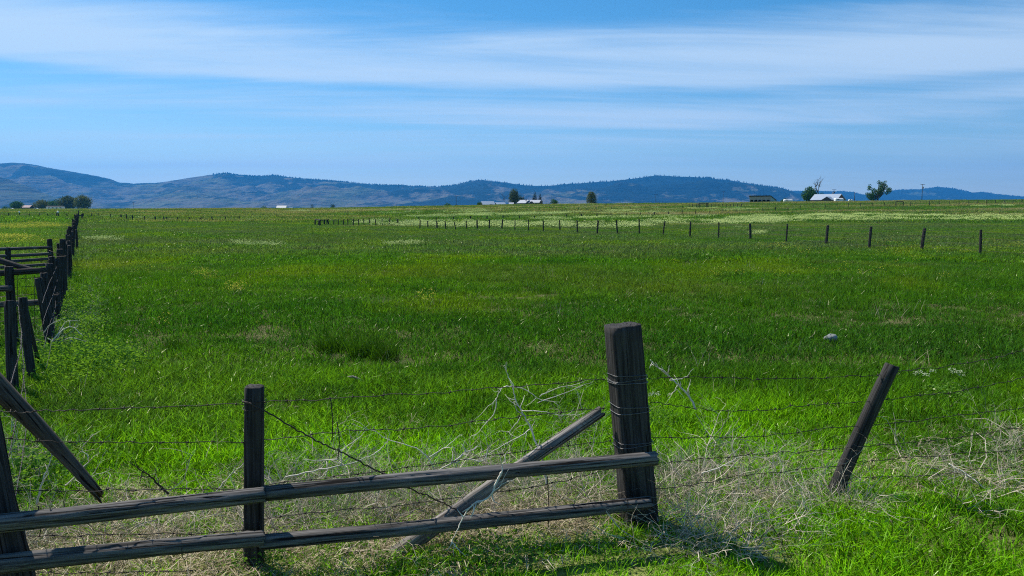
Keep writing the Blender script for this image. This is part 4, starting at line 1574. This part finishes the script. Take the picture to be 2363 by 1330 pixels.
clump(765, 812, 0.75, 'dark sedge clump, leftmost of three in mid meadow above slim post')
clump(835, 826, 0.85, 'dark sedge clump, middle of three in mid meadow above slim post')
clump(888, 832, 0.7, 'dark sedge clump, rightmost of three in mid meadow above slim post')
clump(400, 808, 0.45, 'small dark sedge clump right of the leafy weeds')

# ------------------------------------------------------------------ trees
def leaf_mat(name, a, b):
    m, t, out = new_mat(name)
    at = t.node('ShaderNodeAttribute', attribute_name='rnd')
    c = t.mix(at.outputs['Fac'], a, b)
    d = t.node('ShaderNodeBsdfDiffuse')
    t.put(d.inputs[0], c)
    tr = t.node('ShaderNodeBsdfTranslucent')
    t.put(tr.inputs[0], c)
    m1 = t.node('ShaderNodeMixShader')
    m1.inputs[0].default_value = 0.25
    t.l.new(d.outputs[0], m1.inputs[1])
    t.l.new(tr.outputs[0], m1.inputs[2])
    t.l.new(m1.outputs[0], out.inputs[0])
    return m


L_GREEN = leaf_mat('leaf_green', (0.028, 0.078, 0.018), (0.080, 0.185, 0.034))
L_OLIVE = leaf_mat('leaf_olive', (0.070, 0.095, 0.030), (0.180, 0.205, 0.060))
L_GREY = leaf_mat('leaf_grey', (0.050, 0.078, 0.034), (0.125, 0.165, 0.070))
L_DARK = leaf_mat('leaf_dark', (0.020, 0.048, 0.020), (0.055, 0.100, 0.036))
L_CONE = leaf_mat('leaf_conifer', (0.010, 0.024, 0.016), (0.026, 0.046, 0.028))
M_BARK = plain('bark', (0.09, 0.075, 0.06), 0.9, 0.1)


def leaves(blobs, n, size, seed):
    """leaf clumps through several blobs (cx,cy,cz,rx,ry,rz)"""
    r2 = np.random.RandomState(seed)
    vol = np.array([b[3] * b[4] * b[5] for b in blobs])
    pick = r2.choice(len(blobs), n, p=vol / vol.sum())
    B = np.array(blobs)[pick]
    d = r2.normal(size=(n, 3))
    d /= np.linalg.norm(d, axis=1)[:, None]
    rad = r2.uniform(0.25, 1.06, n) ** 0.5
    c = B[:, :3] + d * B[:, 3:] * rad[:, None]
    nrm = d + r2.normal(size=(n, 3)) * 0.7
    nrm /= np.linalg.norm(nrm, axis=1)[:, None]
    up = r2.normal(size=(n, 3))
    u = np.cross(nrm, up)
    u /= np.linalg.norm(u, axis=1)[:, None]
    w = np.cross(nrm, u)
    s = size * r2.uniform(0.5, 1.3, n)[:, None]
    V = np.stack([c - u * s, c - w * s * 0.7, c + u * s, c + w * s * 0.7], 1).reshape(-1, 3)
    F = np.arange(4 * n).reshape(-1, 4)
    clumpn = vnoise(c[:, 0] * 0.8 / size * 0.5 + 50, c[:, 2] * 0.8 / size * 0.5 + 50, seed)
    Rn = np.repeat(np.clip(0.6 * r2.rand(n) + 0.5 * clumpn, 0, 1), 4)
    return V, F, Rn


def tree(name, label, px0, px1, top, base, Y, mat, shape='round', seed=0, n=1100, group=None, cat='tree', lsize=None, trunk=0.3):
    pxc = (px0 + px1) / 2
    g = G(pxc, Y)
    zt = P(pxc, top, Y).z
    zb = min(g.z, P(pxc, base, Y).z + 2)
    h = zt - g.z
    w = (px1 - px0) / FPX * Y
    root = empty(name, g, label, cat, group)
    r2 = random.Random(seed)
    blobs = []
    if shape == 'round':
        for i in range(9):
            a = r2.random() * 6.283
            rr = r2.uniform(0.05, 0.26) * w
            zz = r2.uniform(0.16, 0.70) * h
            k = r2.uniform(0.22, 0.32)
            blobs.append((rr * math.cos(a), rr * math.sin(a), zz, k * w, k * w, k * h * 0.95))
        blobs.append((0, 0, h * 0.48, w * 0.40, w * 0.38, h * 0.44))
        blobs.append((r2.uniform(-.05, .05) * w, 0, h * 0.82, w * 0.24, w * 0.22, h * 0.17))
    elif shape == 'bush':
        for i in range(7):
            a = r2.random() * 6.283
            rr = r2.uniform(0.1, 0.3) * w
            blobs.append((rr * math.cos(a), rr * math.sin(a), r2.uniform(0.2, 0.5) * h, 0.22 * w, 0.22 * w, 0.32 * h))
        blobs.append((0, 0, h * 0.5, w * 0.26, w * 0.26, h * 0.48))
    elif shape == 'conifer':
        for i in range(9):
            f = i / 8
            k = 0.5 * w * (1 - f) ** 0.8 + 0.05 * w
            blobs.append((r2.uniform(-.06, .06) * w, 0, h * (0.14 + 0.82 * f), k * r2.uniform(0.85, 1.1), k, h * 0.09))
    elif shape == 'open':
        # airy crown of separate clumps on limbs, heavier to the right
        spots = [(-0.32, 0.62, 0.10), (-0.42, 0.74, 0.07), (-0.22, 0.48, 0.12), (0.02, 0.90, 0.08), (0.0, 0.66, 0.09), (0.18, 0.80, 0.12), (0.30, 0.70, 0.13), (0.36, 0.52, 0.12), (0.2, 0.55, 0.12),
                 (0.05, 0.45, 0.13), (-0.28, 0.25, 0.16), (-0.1, 0.2, 0.16), (0.12, 0.3, 0.12), (0.26, 0.92, 0.07), (0.43, 0.40, 0.08), (-0.4, 0.36, 0.08), (0.22, 0.38, 0.10)]
        for (a, b, c) in spots:
            blobs.append((a * w, r2.uniform(-.2, .2) * w, b * h, c * w, c * w, c * w * 1.05))
    V, F, Rn = leaves(blobs, int(n * 1.7), lsize or max(0.16, w * 0.035), seed)
    V[:, 2] = np.maximum(V[:, 2], 0.05)
    link('crown', make_mesh('crown', V, F, mat, False, Rn), root)
    mb = MB()
    tr = max(0.10, w * 0.03) if shape != 'bush' else 0.06
    mb.tube([(0, 0, -0.3), (0.05 * w * 0.2, 0, h * 0.3), (0, 0.03, h * 0.6), (0, 0, h * 0.85)], [tr, tr * 0.8, tr * 0.5, tr * 0.15], 7)
    for b in blobs[:min(len(blobs), 17)]:
        if shape in ('round', 'open'):
            mb.tube([(0, 0, h * 0.22), (b[0] * 0.5, b[1] * 0.5, h * 0.22 + (b[2] - h * 0.22) * 0.6), (b[0], b[1], b[2])], [tr * 0.45, tr * 0.3, tr * 0.12], 5)
    mb.build('trunk', M_BARK, root, True)
    return root


def bare_tree(name, label, px0, px1, top, Y, seed, mat=None, depth=5, group=None):
    pxc = (px0 + px1) / 2
    g = G(pxc, Y)
    h = P(pxc, top, Y).z - g.z
    w = (px1 - px0) / FPX * Y
    root = empty(name, g, label, 'tree', group)
    r2 = random.Random(seed)
    mt, ml = MB(), MB()
    mt.tube([(0, 0, -0.3), (0.02 * w, 0, h * 0.25), (-0.03 * w, 0, h * 0.45)], [h * 0.022, h * 0.018, h * 0.014], 7)

    def grow(p, d, L, r, k):
        pts = [p]
        for i in range(3):
            d = (d + Vector((r2.gauss(0, .16), r2.gauss(0, .16), r2.gauss(0.06, .08)))).normalized()
            pts.append(pts[-1] + d * L / 3)
        ml.tube(pts, [r, r * 0.85, r * 0.7, r * 0.5], 5)
        if k > 0:
            for i in range(r2.randint(2, 3)):
                q = pts[r2.choice((1, 2, 3, 3))]
                dd = (d + Vector((r2.gauss(0, .55), r2.gauss(0, .45), r2.gauss(0.1, .3)))).normalized()
                grow(q, dd, L * r2.uniform(0.55, 0.75), r * 0.55, k - 1)
    for dx in (-0.55, 0.12, 0.5, -0.1):
        grow(Vector((-0.03 * w, 0, h * r2.uniform(0.38, 0.45))), Vector((dx * w / h * 2.0, r2.gauss(0, .2), 1)).normalized(), h * 0.26, h * 0.012, depth - 2)
    mt.build('trunk', mat or M_BARK, root, True)
    ml.build('limbs', mat or M_BARK, root, True)


GL, GC, GR_ = 'trees around the left farm', 'trees around the central farm', 'trees around the right farm'
tree('broadleaf_tree', 'dark green tree at the left end of the left farm', 20, 56, 463, 483, 590, L_GREEN, 'round', 1, 900, GL)
tree('bush', 'low dark bush at the left edge below the left farm', 3, 22, 474, 486, 520, L_GREEN, 'bush', 2, 400, cat='bush')
tree('broadleaf_tree', 'olive tree left of the white trailer home', 76, 120, 460, 483, 610, L_OLIVE, 'round', 3, 900, GL)
tree('broadleaf_tree', 'low green tree right behind the white trailer home', 98, 146, 462, 483, 650, L_GREEN, 'round', 4, 900, GL)
tree('broadleaf_tree', 'broad grey green tree second from right at the left farm', 131, 184, 451, 483, 600, L_GREY, 'round', 5, 1200, GL)
tree('broadleaf_tree', 'large rounded olive tree at the right end of the left farm', 166, 214, 448, 484, 585, L_OLIVE, 'round', 6, 1400, GL)
tree('bush', 'green bush left of the small white barn', 599, 620, 474, 484, 640, L_GREEN, 'bush', 7, 400, cat='bush')
tree('conifer', 'small conifer right of the small white barn', 714, 727, 470, 483, 640, L_CONE, 'conifer', 8, 350)
tree('bush', 'low bush beside the small conifer', 732, 748, 477, 483, 640, L_GREEN, 'bush', 9, 250, cat='bush')
tree('broadleaf_tree', 'lone small dark tree on the flat skyline left of centre', 760, 776, 470, 483, 640, L_DARK, 'round', 10, 400)
tree('bush', 'tiny dark bush on the skyline beyond the flower strips', 974, 990, 474, 481, 500, L_DARK, 'bush', 11, 220, cat='bush')
tree('bush', 'dark green bush left of the long metal roofed barn', 1022, 1046, 468, 477, 430, L_GREEN, 'bush', 12, 420, cat='bush')
tree('bush', 'small dark bush beside the pole left of central farm', 1047, 1058, 471, 478, 420, L_DARK, 'bush', 13, 200, cat='bush')
tree('bush', 'rounded green bush at the left end of the long barn', 1096, 1116, 465, 476, 360, L_GREEN, 'bush', 14, 420, cat='bush')
bare_tree('bare_tree', 'thin bare tree between the long barn and the large tree', 1155, 1172, 446, 365, 15, depth=5, group=GC)
tree('broadleaf_tree', 'largest tree of the central farm, dark and rounded', 1170, 1202, 434, 474, 372, L_GREY, 'round', 16, 1600, GC)
tree('broadleaf_tree', 'lower dark tree just right of the largest central tree', 1190, 1214, 450, 474, 378, L_DARK, 'round', 17, 800, GC)
tree('conifer', 'broader left conifer of the pair at the central farm', 1226, 1242, 441, 473, 385, L_CONE, 'conifer', 18, 900, GC)
tree('conifer', 'slim right conifer of the pair at the central farm', 1240, 1253, 445, 473, 380, L_CONE, 'conifer', 19, 800, GC)
tree('bush', 'green bush right of the two conifers', 1264, 1290, 458, 474, 400, L_GREEN, 'bush', 20, 600, cat='bush')
tree('broadleaf_tree', 'lone rounded olive tree on the skyline right of central farm', 1349, 1381, 441, 471, 380, L_OLIVE, 'round', 21, 1300)
tree('bush', 'rounded green bush right of the open front shed', 1797, 1826, 457, 474, 400, L_GREEN, 'bush', 22, 700, cat='bush')
tree('broadleaf_tree', 'dark green tree left of the metal roofed farmhouse', 1846, 1886, 429, 470, 395, L_GREEN, 'round', 23, 1700, GR_)
tree('broadleaf_tree', 'small green tree behind the farmhouse roof', 1884, 1906, 444, 470, 400, L_GREEN, 'round', 24, 700, GR_)
bare_tree('bare_tree', 'tall leafless dead tree rising above the farmhouse', 1868, 1906, 409, 390, 28, depth=6, group=GR_)
tree('bush', 'brownish thin bush right of the farmhouse', 1934, 1956, 452, 470, 380, L_OLIVE, 'bush', 25, 260, cat='bush', lsize=0.12)
tree('broadleaf_tree', 'open crowned dark tree leaning right near the tall utility pole', 1997, 2052, 416, 470, 345, L_GREEN, 'open', 26, 2600, GR_, lsize=0.22)
tree('bush', 'low dark hedge strip right of the open crowned tree', 2030, 2064, 466, 471, 350, L_DARK, 'bush', 27, 260, cat='bush')

# ------------------------------------------------------------------ buildings
M_ROOF = plain('metal_roof', (0.34, 0.40, 0.48), 0.45, 0.4, 0.2, 0.06, 1.0)
M_ROOFW = plain('white_metal_roof', (0.42, 0.43, 0.46), 0.5, 0.3, 0.0, 0.05, 1.0)
M_WALLD = plain('dark_board_wall', (0.075, 0.07, 0.07), 0.85, 0.1)
M_WALLT = plain('tan_board_wall', (0.40, 0.33, 0.30), 0.85, 0.1)
M_WALLG = plain('pale_green_wall', (0.40, 0.47, 0.42), 0.8, 0.1, var=0.06)
M_WALLW = plain('white_wall', (0.84, 0.84, 0.82), 0.7, 0.2, var=0.06)
M_OPEN = plain('shade_and_tyre_black', (0.02, 0.018, 0.016), 0.95, 0.05)  # near-black for the painted shade of openings; also tyres and insulators
M_GLASS = plain('window_glass', (0.03, 0.04, 0.05), 0.15, 0.6)


def gable(root, x0, x1, y0, y1, hw, hr, wall, roof, ridge='x', over=0.3, thick=0.12):
    """walls and roof of a simple gabled block in the root's coordinates"""
    mb = MB()
    xm, ym = (x0 + x1) / 2, (y0 + y1) / 2
    if ridge == 'x':
        a = [(x0, y0, -1), (x1, y0, -1), (x1, y1, -1), (x0, y1, -1)]
        b = [(x0, y0, hw), (x1, y0, hw), (x1, y1, hw), (x0, y1, hw)]
        r0, r1 = (x0, ym, hr), (x1, ym, hr)
        mb.poly([a[0], a[1], b[1], b[0]])
        mb.poly([a[2], a[3], b[3], b[2]])
        mb.poly([a[1], a[2], b[2], r1, b[1]])
        mb.poly([a[3], a[0], b[0], r0, b[3]])
    else:
        a = [(x0, y0, -1), (x1, y0, -1), (x1, y1, -1), (x0, y1, -1)]
        b = [(x0, y0, hw), (x1, y0, hw), (x1, y1, hw), (x0, y1, hw)]
        r0, r1 = (xm, y0, hr), (xm, y1, hr)
        mb.poly([a[0], a[1], b[1], r0, b[0]])
        mb.poly([a[2], a[3], b[3], r1, b[2]])
        mb.poly([a[1], a[2], b[2], b[1]])
        mb.poly([a[3], a[0], b[0], b[3]])
    mb.build('wall', wall, root)
    rb = MB()
    if ridge == 'x':
        sl = (hr - hw) / (ym - y0)
        for (ye, sg) in ((y0 - over, -1), (y1 + over, 1)):
            ze = hw - over * sl
            q = [(x0 - over, ye, ze), (x1 + over, ye, ze), (x1 + over, ym, hr), (x0 - over, ym, hr)]
            up = [(p_[0], p_[1], p_[2] + thick) for p_ in q]
            lo = [(p_[0], p_[1], p_[2] + 0.01) for p_ in q]
            rb.poly(up)
            rb.poly(lo[::-1])
            for i in range(4):
                j = (i + 1) % 4
                rb.poly([lo[i], lo[j], up[j], up[i]])
    else:
        sl = (hr - hw) / (xm - x0)
        for xe in (x0 - over, x1 + over):
            ze = hw - over * sl
            q = [(xe, y0 - over, ze), (xm, y0 - over, hr), (xm, y1 + over, hr), (xe, y1 + over, ze)]
            up = [(p_[0], p_[1], p_[2] + thick) for p_ in q]
            lo = [(p_[0], p_[1], p_[2] + 0.01) for p_ in q]
            rb.poly(up)
            rb.poly(lo[::-1])
            for i in range(4):
                j = (i + 1) % 4
                rb.poly([lo[i], lo[j], up[j], up[i]])
    return rb.build('roof', roof, root)


def panel(root, name, x0, x1, z0, z1, y, mat, d=0.06):
    mb = MB()
    mb.box(((x0 + x1) / 2, y, (z0 + z1) / 2), (x1 - x0, d, z1 - z0))
    return mb.build(name, mat, root)


def broot(name, label, px, Y, cat, drop=0.0, rz=0.0):
    g = G(px, Y)
    o = empty(name, g - Vector((0, 0, drop)), label, cat)
    o.rotation_euler = (0, 0, rz)
    return o, Y / FPX


# left farm
o, s = broot('trailer_home', 'long white trailer home with dark roof at the left farm', 125, 585, 'house', -0.5)
w = 36 * s
gable(o, -w / 2, w / 2, 0, 4, 2.1, 2.5, M_WALLW, M_WALLD, 'x', 0.3, 0.25)
for i in range(4):
    panel(o, 'window', -w / 2 + 1.2 + i * w / 4, -w / 2 + 2.6 + i * w / 4, 0.95, 1.6, -0.03, M_GLASS)
o, s = broot('farmhouse', 'low house with a pale red roof beside the dark tree at the left farm', 58, 600, 'house', 0)
gable(o, -3.2, 3.4, 0, 6, 2.2, 3.8, M_WALLD, plain('faded_red_roof', (0.42, 0.30, 0.28), 0.8), 'x')
panel(o, 'window', -1.5, -0.5, 0.9, 1.8, -0.03, M_GLASS)


def car(label, px, Y, col, seed, L=4.6):
    g = G(px, Y)
    root = empty('parked_car', g, label, 'car')
    mb = MB()
    prof = [(-L / 2, 0.45), (-L / 2, 0.9), (-L * 0.28, 1.0), (-L * 0.16, 1.5), (L * 0.22, 1.52), (L * 0.36, 1.02), (L / 2, 0.92), (L / 2, 0.45)]
    for yy, rev in ((-0.9, False), (0.9, True)):
        q = [(a, yy, b) for a, b in prof]
        mb.poly(q[::-1] if not rev else q)
    for i in range(len(prof)):
        j = (i + 1) % len(prof)
        mb.poly([(prof[i][0], -0.9, prof[i][1]), (prof[j][0], -0.9, prof[j][1]), (prof[j][0], 0.9, prof[j][1]), (prof[i][0], 0.9, prof[i][1])])
    mb.build('body', plain('car_paint', col, 0.35, 0.5, var=0.03), root)
    wb = MB()
    wb.box((0.1, -0.905, 1.22), (L * 0.42, 0.04, 0.36))
    wb.build('window', M_GLASS, root)
    for xx in (-L * 0.31, L * 0.31):
        for yy in (-0.85, 0.85):
            wm = MB()
            wm.tube([(xx, yy - 0.1, 0.34), (xx, yy + 0.1, 0.34)], 0.34, 12)
            wm.build('wheel', M_OPEN, root)


car('white car parked at the far left farm beside the dark tree', 25, 575, (0.8, 0.8, 0.8), 1)
car('white van parked between the house and trailer home at left farm', 82, 580, (0.8, 0.8, 0.8), 2, 5.2)

# small white barn on the skyline
o, s = broot('small_barn', 'small barn with a bright white roof on the left skyline', 648, 640, 'barn', 0)
w = 21 * s
gable(o, -w / 2, w / 2, 0, 6, 1.5, 3.6, M_WALLW, M_ROOFW, 'x')
panel(o, 'door', -w / 2 + 0.8, w / 2 - 0.8, 0.0, 0.9, -0.03, M_WALLD)
o, s = broot('shed', 'tiny white shed right of the small barn', 670, 640, 'shed', 0)
gable(o, -1.4, 1.4, 0, 3, 1.2, 1.9, M_WALLW, M_ROOFW, 'x')
panel(o, 'door', -0.4, 0.4, 0.0, 1.0, -0.03, M_WALLD)

# central farm
o, s = broot('long_barn', 'long low barn with light blue metal roof at central farm', 1128, 362, 'barn', 0.3, R(16))
w = 29 * s
gable(o, -w / 2, w / 2, 0, 5, 1.0, 2.5, M_WALLD, M_ROOF, 'x', 0.15)
panel(o, 'door', w / 2 - 2.6, w / 2 - 1.4, 0, 1.2, -0.03, M_OPEN)
o, s = broot('barn_annex', 'lower metal roofed barn joined right of the long barn', 1157, 361, 'barn', 0.3, R(16))
w = 21 * s
gable(o, -w / 2, w / 2, 0, 4, 0.9, 1.9, M_WALLD, M_ROOF, 'x', 0.15)
panel(o, 'door', -w / 2 + 0.3, -w / 2 + 1.2, 0, 1.1, -0.03, M_WALLW)
o, s = broot('farmhouse', 'central farmhouse with white gabled roof under the largest tree', 1203, 360, 'house', 0.3, R(-28))
w = 20 * s
gable(o, -w / 2, w / 2, 0, 7, 1.5, 2.9, M_WALLD, M_ROOFW, 'x')
panel(o, 'window', -1.6, -0.7, 0.6, 1.2, -0.03, M_GLASS)
panel(o, 'window', 0.6, 1.5, 0.6, 1.2, -0.03, M_GLASS)
rot = MB()
rot.box((w * 0.36, 2.0, 3.0), (0.35, 0.35, 0.9))
rot.build('chimney', M_WALLD, o)
o, s = broot('long_house', 'house with white hipped roof in front of the two conifers', 1231, 360, 'house', 0.4, R(-14))
w = 25 * s
gable(o, -w / 2, w / 2, 0, 7, 1.7, 2.9, M_WALLD, M_ROOFW, 'x')
gable(o, -w / 2 + 0.3, -w / 2 + 3.2, -1.4, 3, 1.2, 2.2, M_WALLD, M_WALLD, 'y', 0.15)
panel(o, 'window', 0.5, 1.4, 0.7, 1.3, -0.03, M_GLASS)
o, s = broot('garage', 'small white roofed shed left of the central farmhouse', 1180, 358, 'shed', 0.5)
gable(o, -0.9, 0.9, 0, 3, 1.2, 1.9, M_WALLD, M_ROOFW, 'x')
panel(o, 'door', -0.5, 0.2, 0, 1.1, -0.03, M_OPEN)

# right farm: open front shed
o, s = broot('open_shed', 'pinkish open front shed with five dark bays and pale green side', 1753, 345, 'shed', 0.15, R(-40))
w = 9.8
d = 6.5
mb = MB()
hf, hb = 3.0, 1.2
# front wall with five arched bays
nb = 5
bw_ = (w - 0.3) / nb
mb.box((0, 0, (hf + 1.6) / 2), (w, 0.14, hf - 1.6))
for i in range(nb + 1):
    mb.box((-w / 2 + 0.14 + i * bw_, 0, 0.3), (0.24, 0.14, 2.6))
for i in range(nb):
    xa = -w / 2 + 0.14 + i * bw_
    for sg in (0, 1):
        xx = xa + 0.12 if sg == 0 else xa + bw_ - 0.12
        dx = 0.38 if sg == 0 else -0.38
        mb.v += [(xx, -0.06, 1.6), (xx + dx, -0.06, 1.6), (xx, -0.06, 1.15)]
        b = len(mb.v)
        mb.f.append((b - 3, b - 2, b - 1) if sg == 1 else (b - 3, b - 1, b - 2))
mb.build('front_wall', M_WALLT, o)
mb = MB()
for xx in (-w / 2, w / 2):
    mb.poly([(xx, 0.08, -1), (xx, d, -1), (xx, d, hb), (xx, 0.08, hf)])
mb.poly([(-w / 2, d, -1), (w / 2, d, -1), (w / 2, d, hb), (-w / 2, d, hb)])
mb.build('side_wall', M_WALLG, o)
mb = MB()
q = [(-w / 2 - 0.2, -0.7, hf + 0.22), (w / 2 + 0.2, -0.7, hf + 0.22), (w / 2 + 0.2, d + 0.2, hb), (-w / 2 - 0.2, d + 0.2, hb)]
up = [(a, b, c + 0.28) for a, b, c in q]
mb.poly(up)
mb.poly(q[::-1])
for i in range(4):
    j = (i + 1) % 4
    mb.poly([q[i], q[j], up[j], up[i]])
mb.build('roof', M_WALLD, o)
panel(o, 'bay_shade', -w / 2 + 0.1, w / 2 - 0.1, -1, 2.0, 2.2, M_OPEN)  # dark sheet standing in for the shade inside the bays

o, s = broot('farmhouse', 'right farmhouse with a wide light blue metal roof and small side gable', 1900, 372, 'house', 0.3, R(-46))
gable(o, -6.2, 6.2, 0, 9, 1.7, 4.3, plain('red_brown_wall', (0.20, 0.11, 0.10), 0.85), M_ROOF, 'x', 0.5)
gable(o, 0.2, 4.8, -2.2, 4, 1.6, 3.0, M_WALLD, M_ROOF, 'y', 0.35)
panel(o, 'window', -4.6, -3.6, 0.6, 1.4, -0.03, M_GLASS)
panel(o, 'window', -2.4, -1.4, 0.6, 1.4, -0.03, M_GLASS)
panel(o, 'door', -0.9, -0.1, -0.2, 1.5, -0.03, M_OPEN)
mb = MB()
mb.box((2.2, 5, 4.5), (0.5, 0.5, 1.4))
mb.build('chimney', M_WALLT, o)


def rounded_tank(name, label, px, Y, L, r, cat, mat, drop=0.0):
    g = G(px, Y)
    root = empty(name, g - Vector((0, 0, drop)), label, cat)
    V, F = [], []
    n = 12
    for i, (xx, k) in enumerate(((-L / 2, 0.8), (-L / 2 + 0.15, 1), (L / 2 - 0.6, 1), (L / 2 - 0.1, 0.75), (L / 2, 0.3))):
        for j in range(n):
            a = 2 * math.pi * j / n
            q = 1 / ((abs(math.cos(a)) ** 4 + abs(math.sin(a)) ** 4) ** 0.25)
            V.append((xx, r * k * q * math.cos(a), 1.25 + r * k * q * math.sin(a) * 0.85))
    for i in range(4):
        for j in range(n):
            j2 = (j + 1) % n
            F.append((i * n + j, i * n + j2, (i + 1) * n + j2, (i + 1) * n + j))
    F.append(tuple(range(n)))
    F.append(tuple(4 * n + k for k in reversed(range(n))))
    link('body', make_mesh('body', V, F, mat, False), root)
    for xx in (-0.3, 0.55):
        wm = MB()
        wm.tube([(xx, -r * 1.02, 0.32), (xx, -r * 1.02 + 0.2, 0.32)], 0.32, 12)
        wm.build('wheel', M_OPEN, root)
    panel(root, 'window', -L * 0.3, -L * 0.05, 1.3, 1.7, -r * 1.0 - 0.01, M_GLASS, 0.03)


rounded_tank('camping_trailer', 'white rounded trailer parked in front of the right farmhouse end', 1935, 352, 4.0, 1.05, 'trailer', M_WHITE, 0.35)
rounded_tank('camping_trailer', 'low white trailer between the open shed and farmhouse', 1818, 362, 4.2, 0.8, 'trailer', M_WHITE, 0.2)
rounded_tank('camping_trailer', 'small white trailer by the plain pole right of the farmhouse', 1962, 356, 1.9, 0.55, 'trailer', M_WHITE, 0.5)


def utility_pole(label, px, top, Y, arms=1, box=False, r=0.13, lean=0.0):
    g = G(px, Y)
    h = P(px, top, Y).z - g.z
    root = empty('utility_pole', g, label, 'pole', 'utility poles on the skyline')
    mb = MB()
    mb.tube([(0, 0, -0.4), (lean * h * 0.5, 0, h * 0.5), (lean * h, 0, h)], [r, r * 0.85, r * 0.65], 8)
    mb.build('shaft', M_BARK, root, True)
    for i in range(arms):
        mb = MB()
        z = h - 0.25 - i * 1.1
        mb.box((lean * h, -0.12, z), (2.1 - 0.5 * i, 0.12, 0.12))
        c = mb.build('crossarm', M_BARK, root)
        ins = MB()
        for xx in (-0.9, -0.45, 0.45, 0.9):
            ins.tube([(lean * h + xx * (1 - 0.2 * i), -0.12, z + 0.06), (lean * h + xx * (1 - 0.2 * i), -0.12, z + 0.24)], 0.05, 6)
        ins.build('insulator', M_OPEN, c)
    if box:
        mb = MB()
        mb.tube([(0.32, 0, h - 2.0), (0.32, 0, h - 1.2)], 0.22, 10)
        mb.build('transformer', M_BARK, root)


utility_pole('tall utility pole with crossarm and transformer near the right edge', 2126, 425, 345, 1, True, 0.15)
utility_pole('plain pole without crossarm between farmhouse and open crowned tree', 1971, 443, 350, 0, False, 0.17)
utility_pole('utility pole with two crossarms behind the farmhouse roof', 1923, 437, 400, 2, True, 0.14)
utility_pole('thin distant pole right of the lone olive tree', 1513, 448, 420, 1, False, 0.11)
utility_pole('thin distant pole above the dark bushes left of the central farm', 1053, 452, 440, 1, False, 0.12)
utility_pole('thin distant pole left of the open front shed', 1668, 442, 440, 1, False, 0.09)
utility_pole('faint far pole on the flat skyline right of the left farm', 309, 467, 650, 1, False, 0.13)
utility_pole('faint far pole on the flat skyline left of the small barn', 471, 471, 650, 1, False, 0.13)

# small dark feed bunk in the stock pen
g = hit(1622, 480)
root = empty('feed_shelter', g, 'small low dark roofed shelter in the stock pen', 'shelter')
mb = MB()
mb.box((0, 0, 1.35), (3.0, 2.0, 0.18))
mb.build('roof', M_WALLD, root)
for xx in (-1.3, 1.3):
    for yy in (-0.8, 0.8):
        mb = MB()
        mb.box((xx, yy, 0.62), (0.14, 0.14, 1.26))
        mb.build('leg', M_POST, root)

# ------------------------------------------------------------------ haze: the air between here and the hills
mz = bpy.data.materials.new('haze_air')
mz.use_nodes = True
Z_ = NT(mz.node_tree)
Z_.n.clear()
zo = Z_.node('ShaderNodeOutputMaterial')
pv = Z_.node('ShaderNodeVolumePrincipled')
pv.inputs['Color'].default_value = (0.055, 0.40, 1.0, 1)
pv.inputs['Density'].default_value = 8.0e-5
pv.inputs['Anisotropy'].default_value = 0.2
Z_.l.new(pv.outputs[0], zo.inputs['Volume'])
mb = MB()
mb.box((0, 300, 399), (30000, 27000, 800.8))
hz = mb.build('haze', mz)
tag(hz, 'pale blue air between the fields and the far hills', 'haze', kind='stuff')
mz.cycles.homogeneous_volume = True
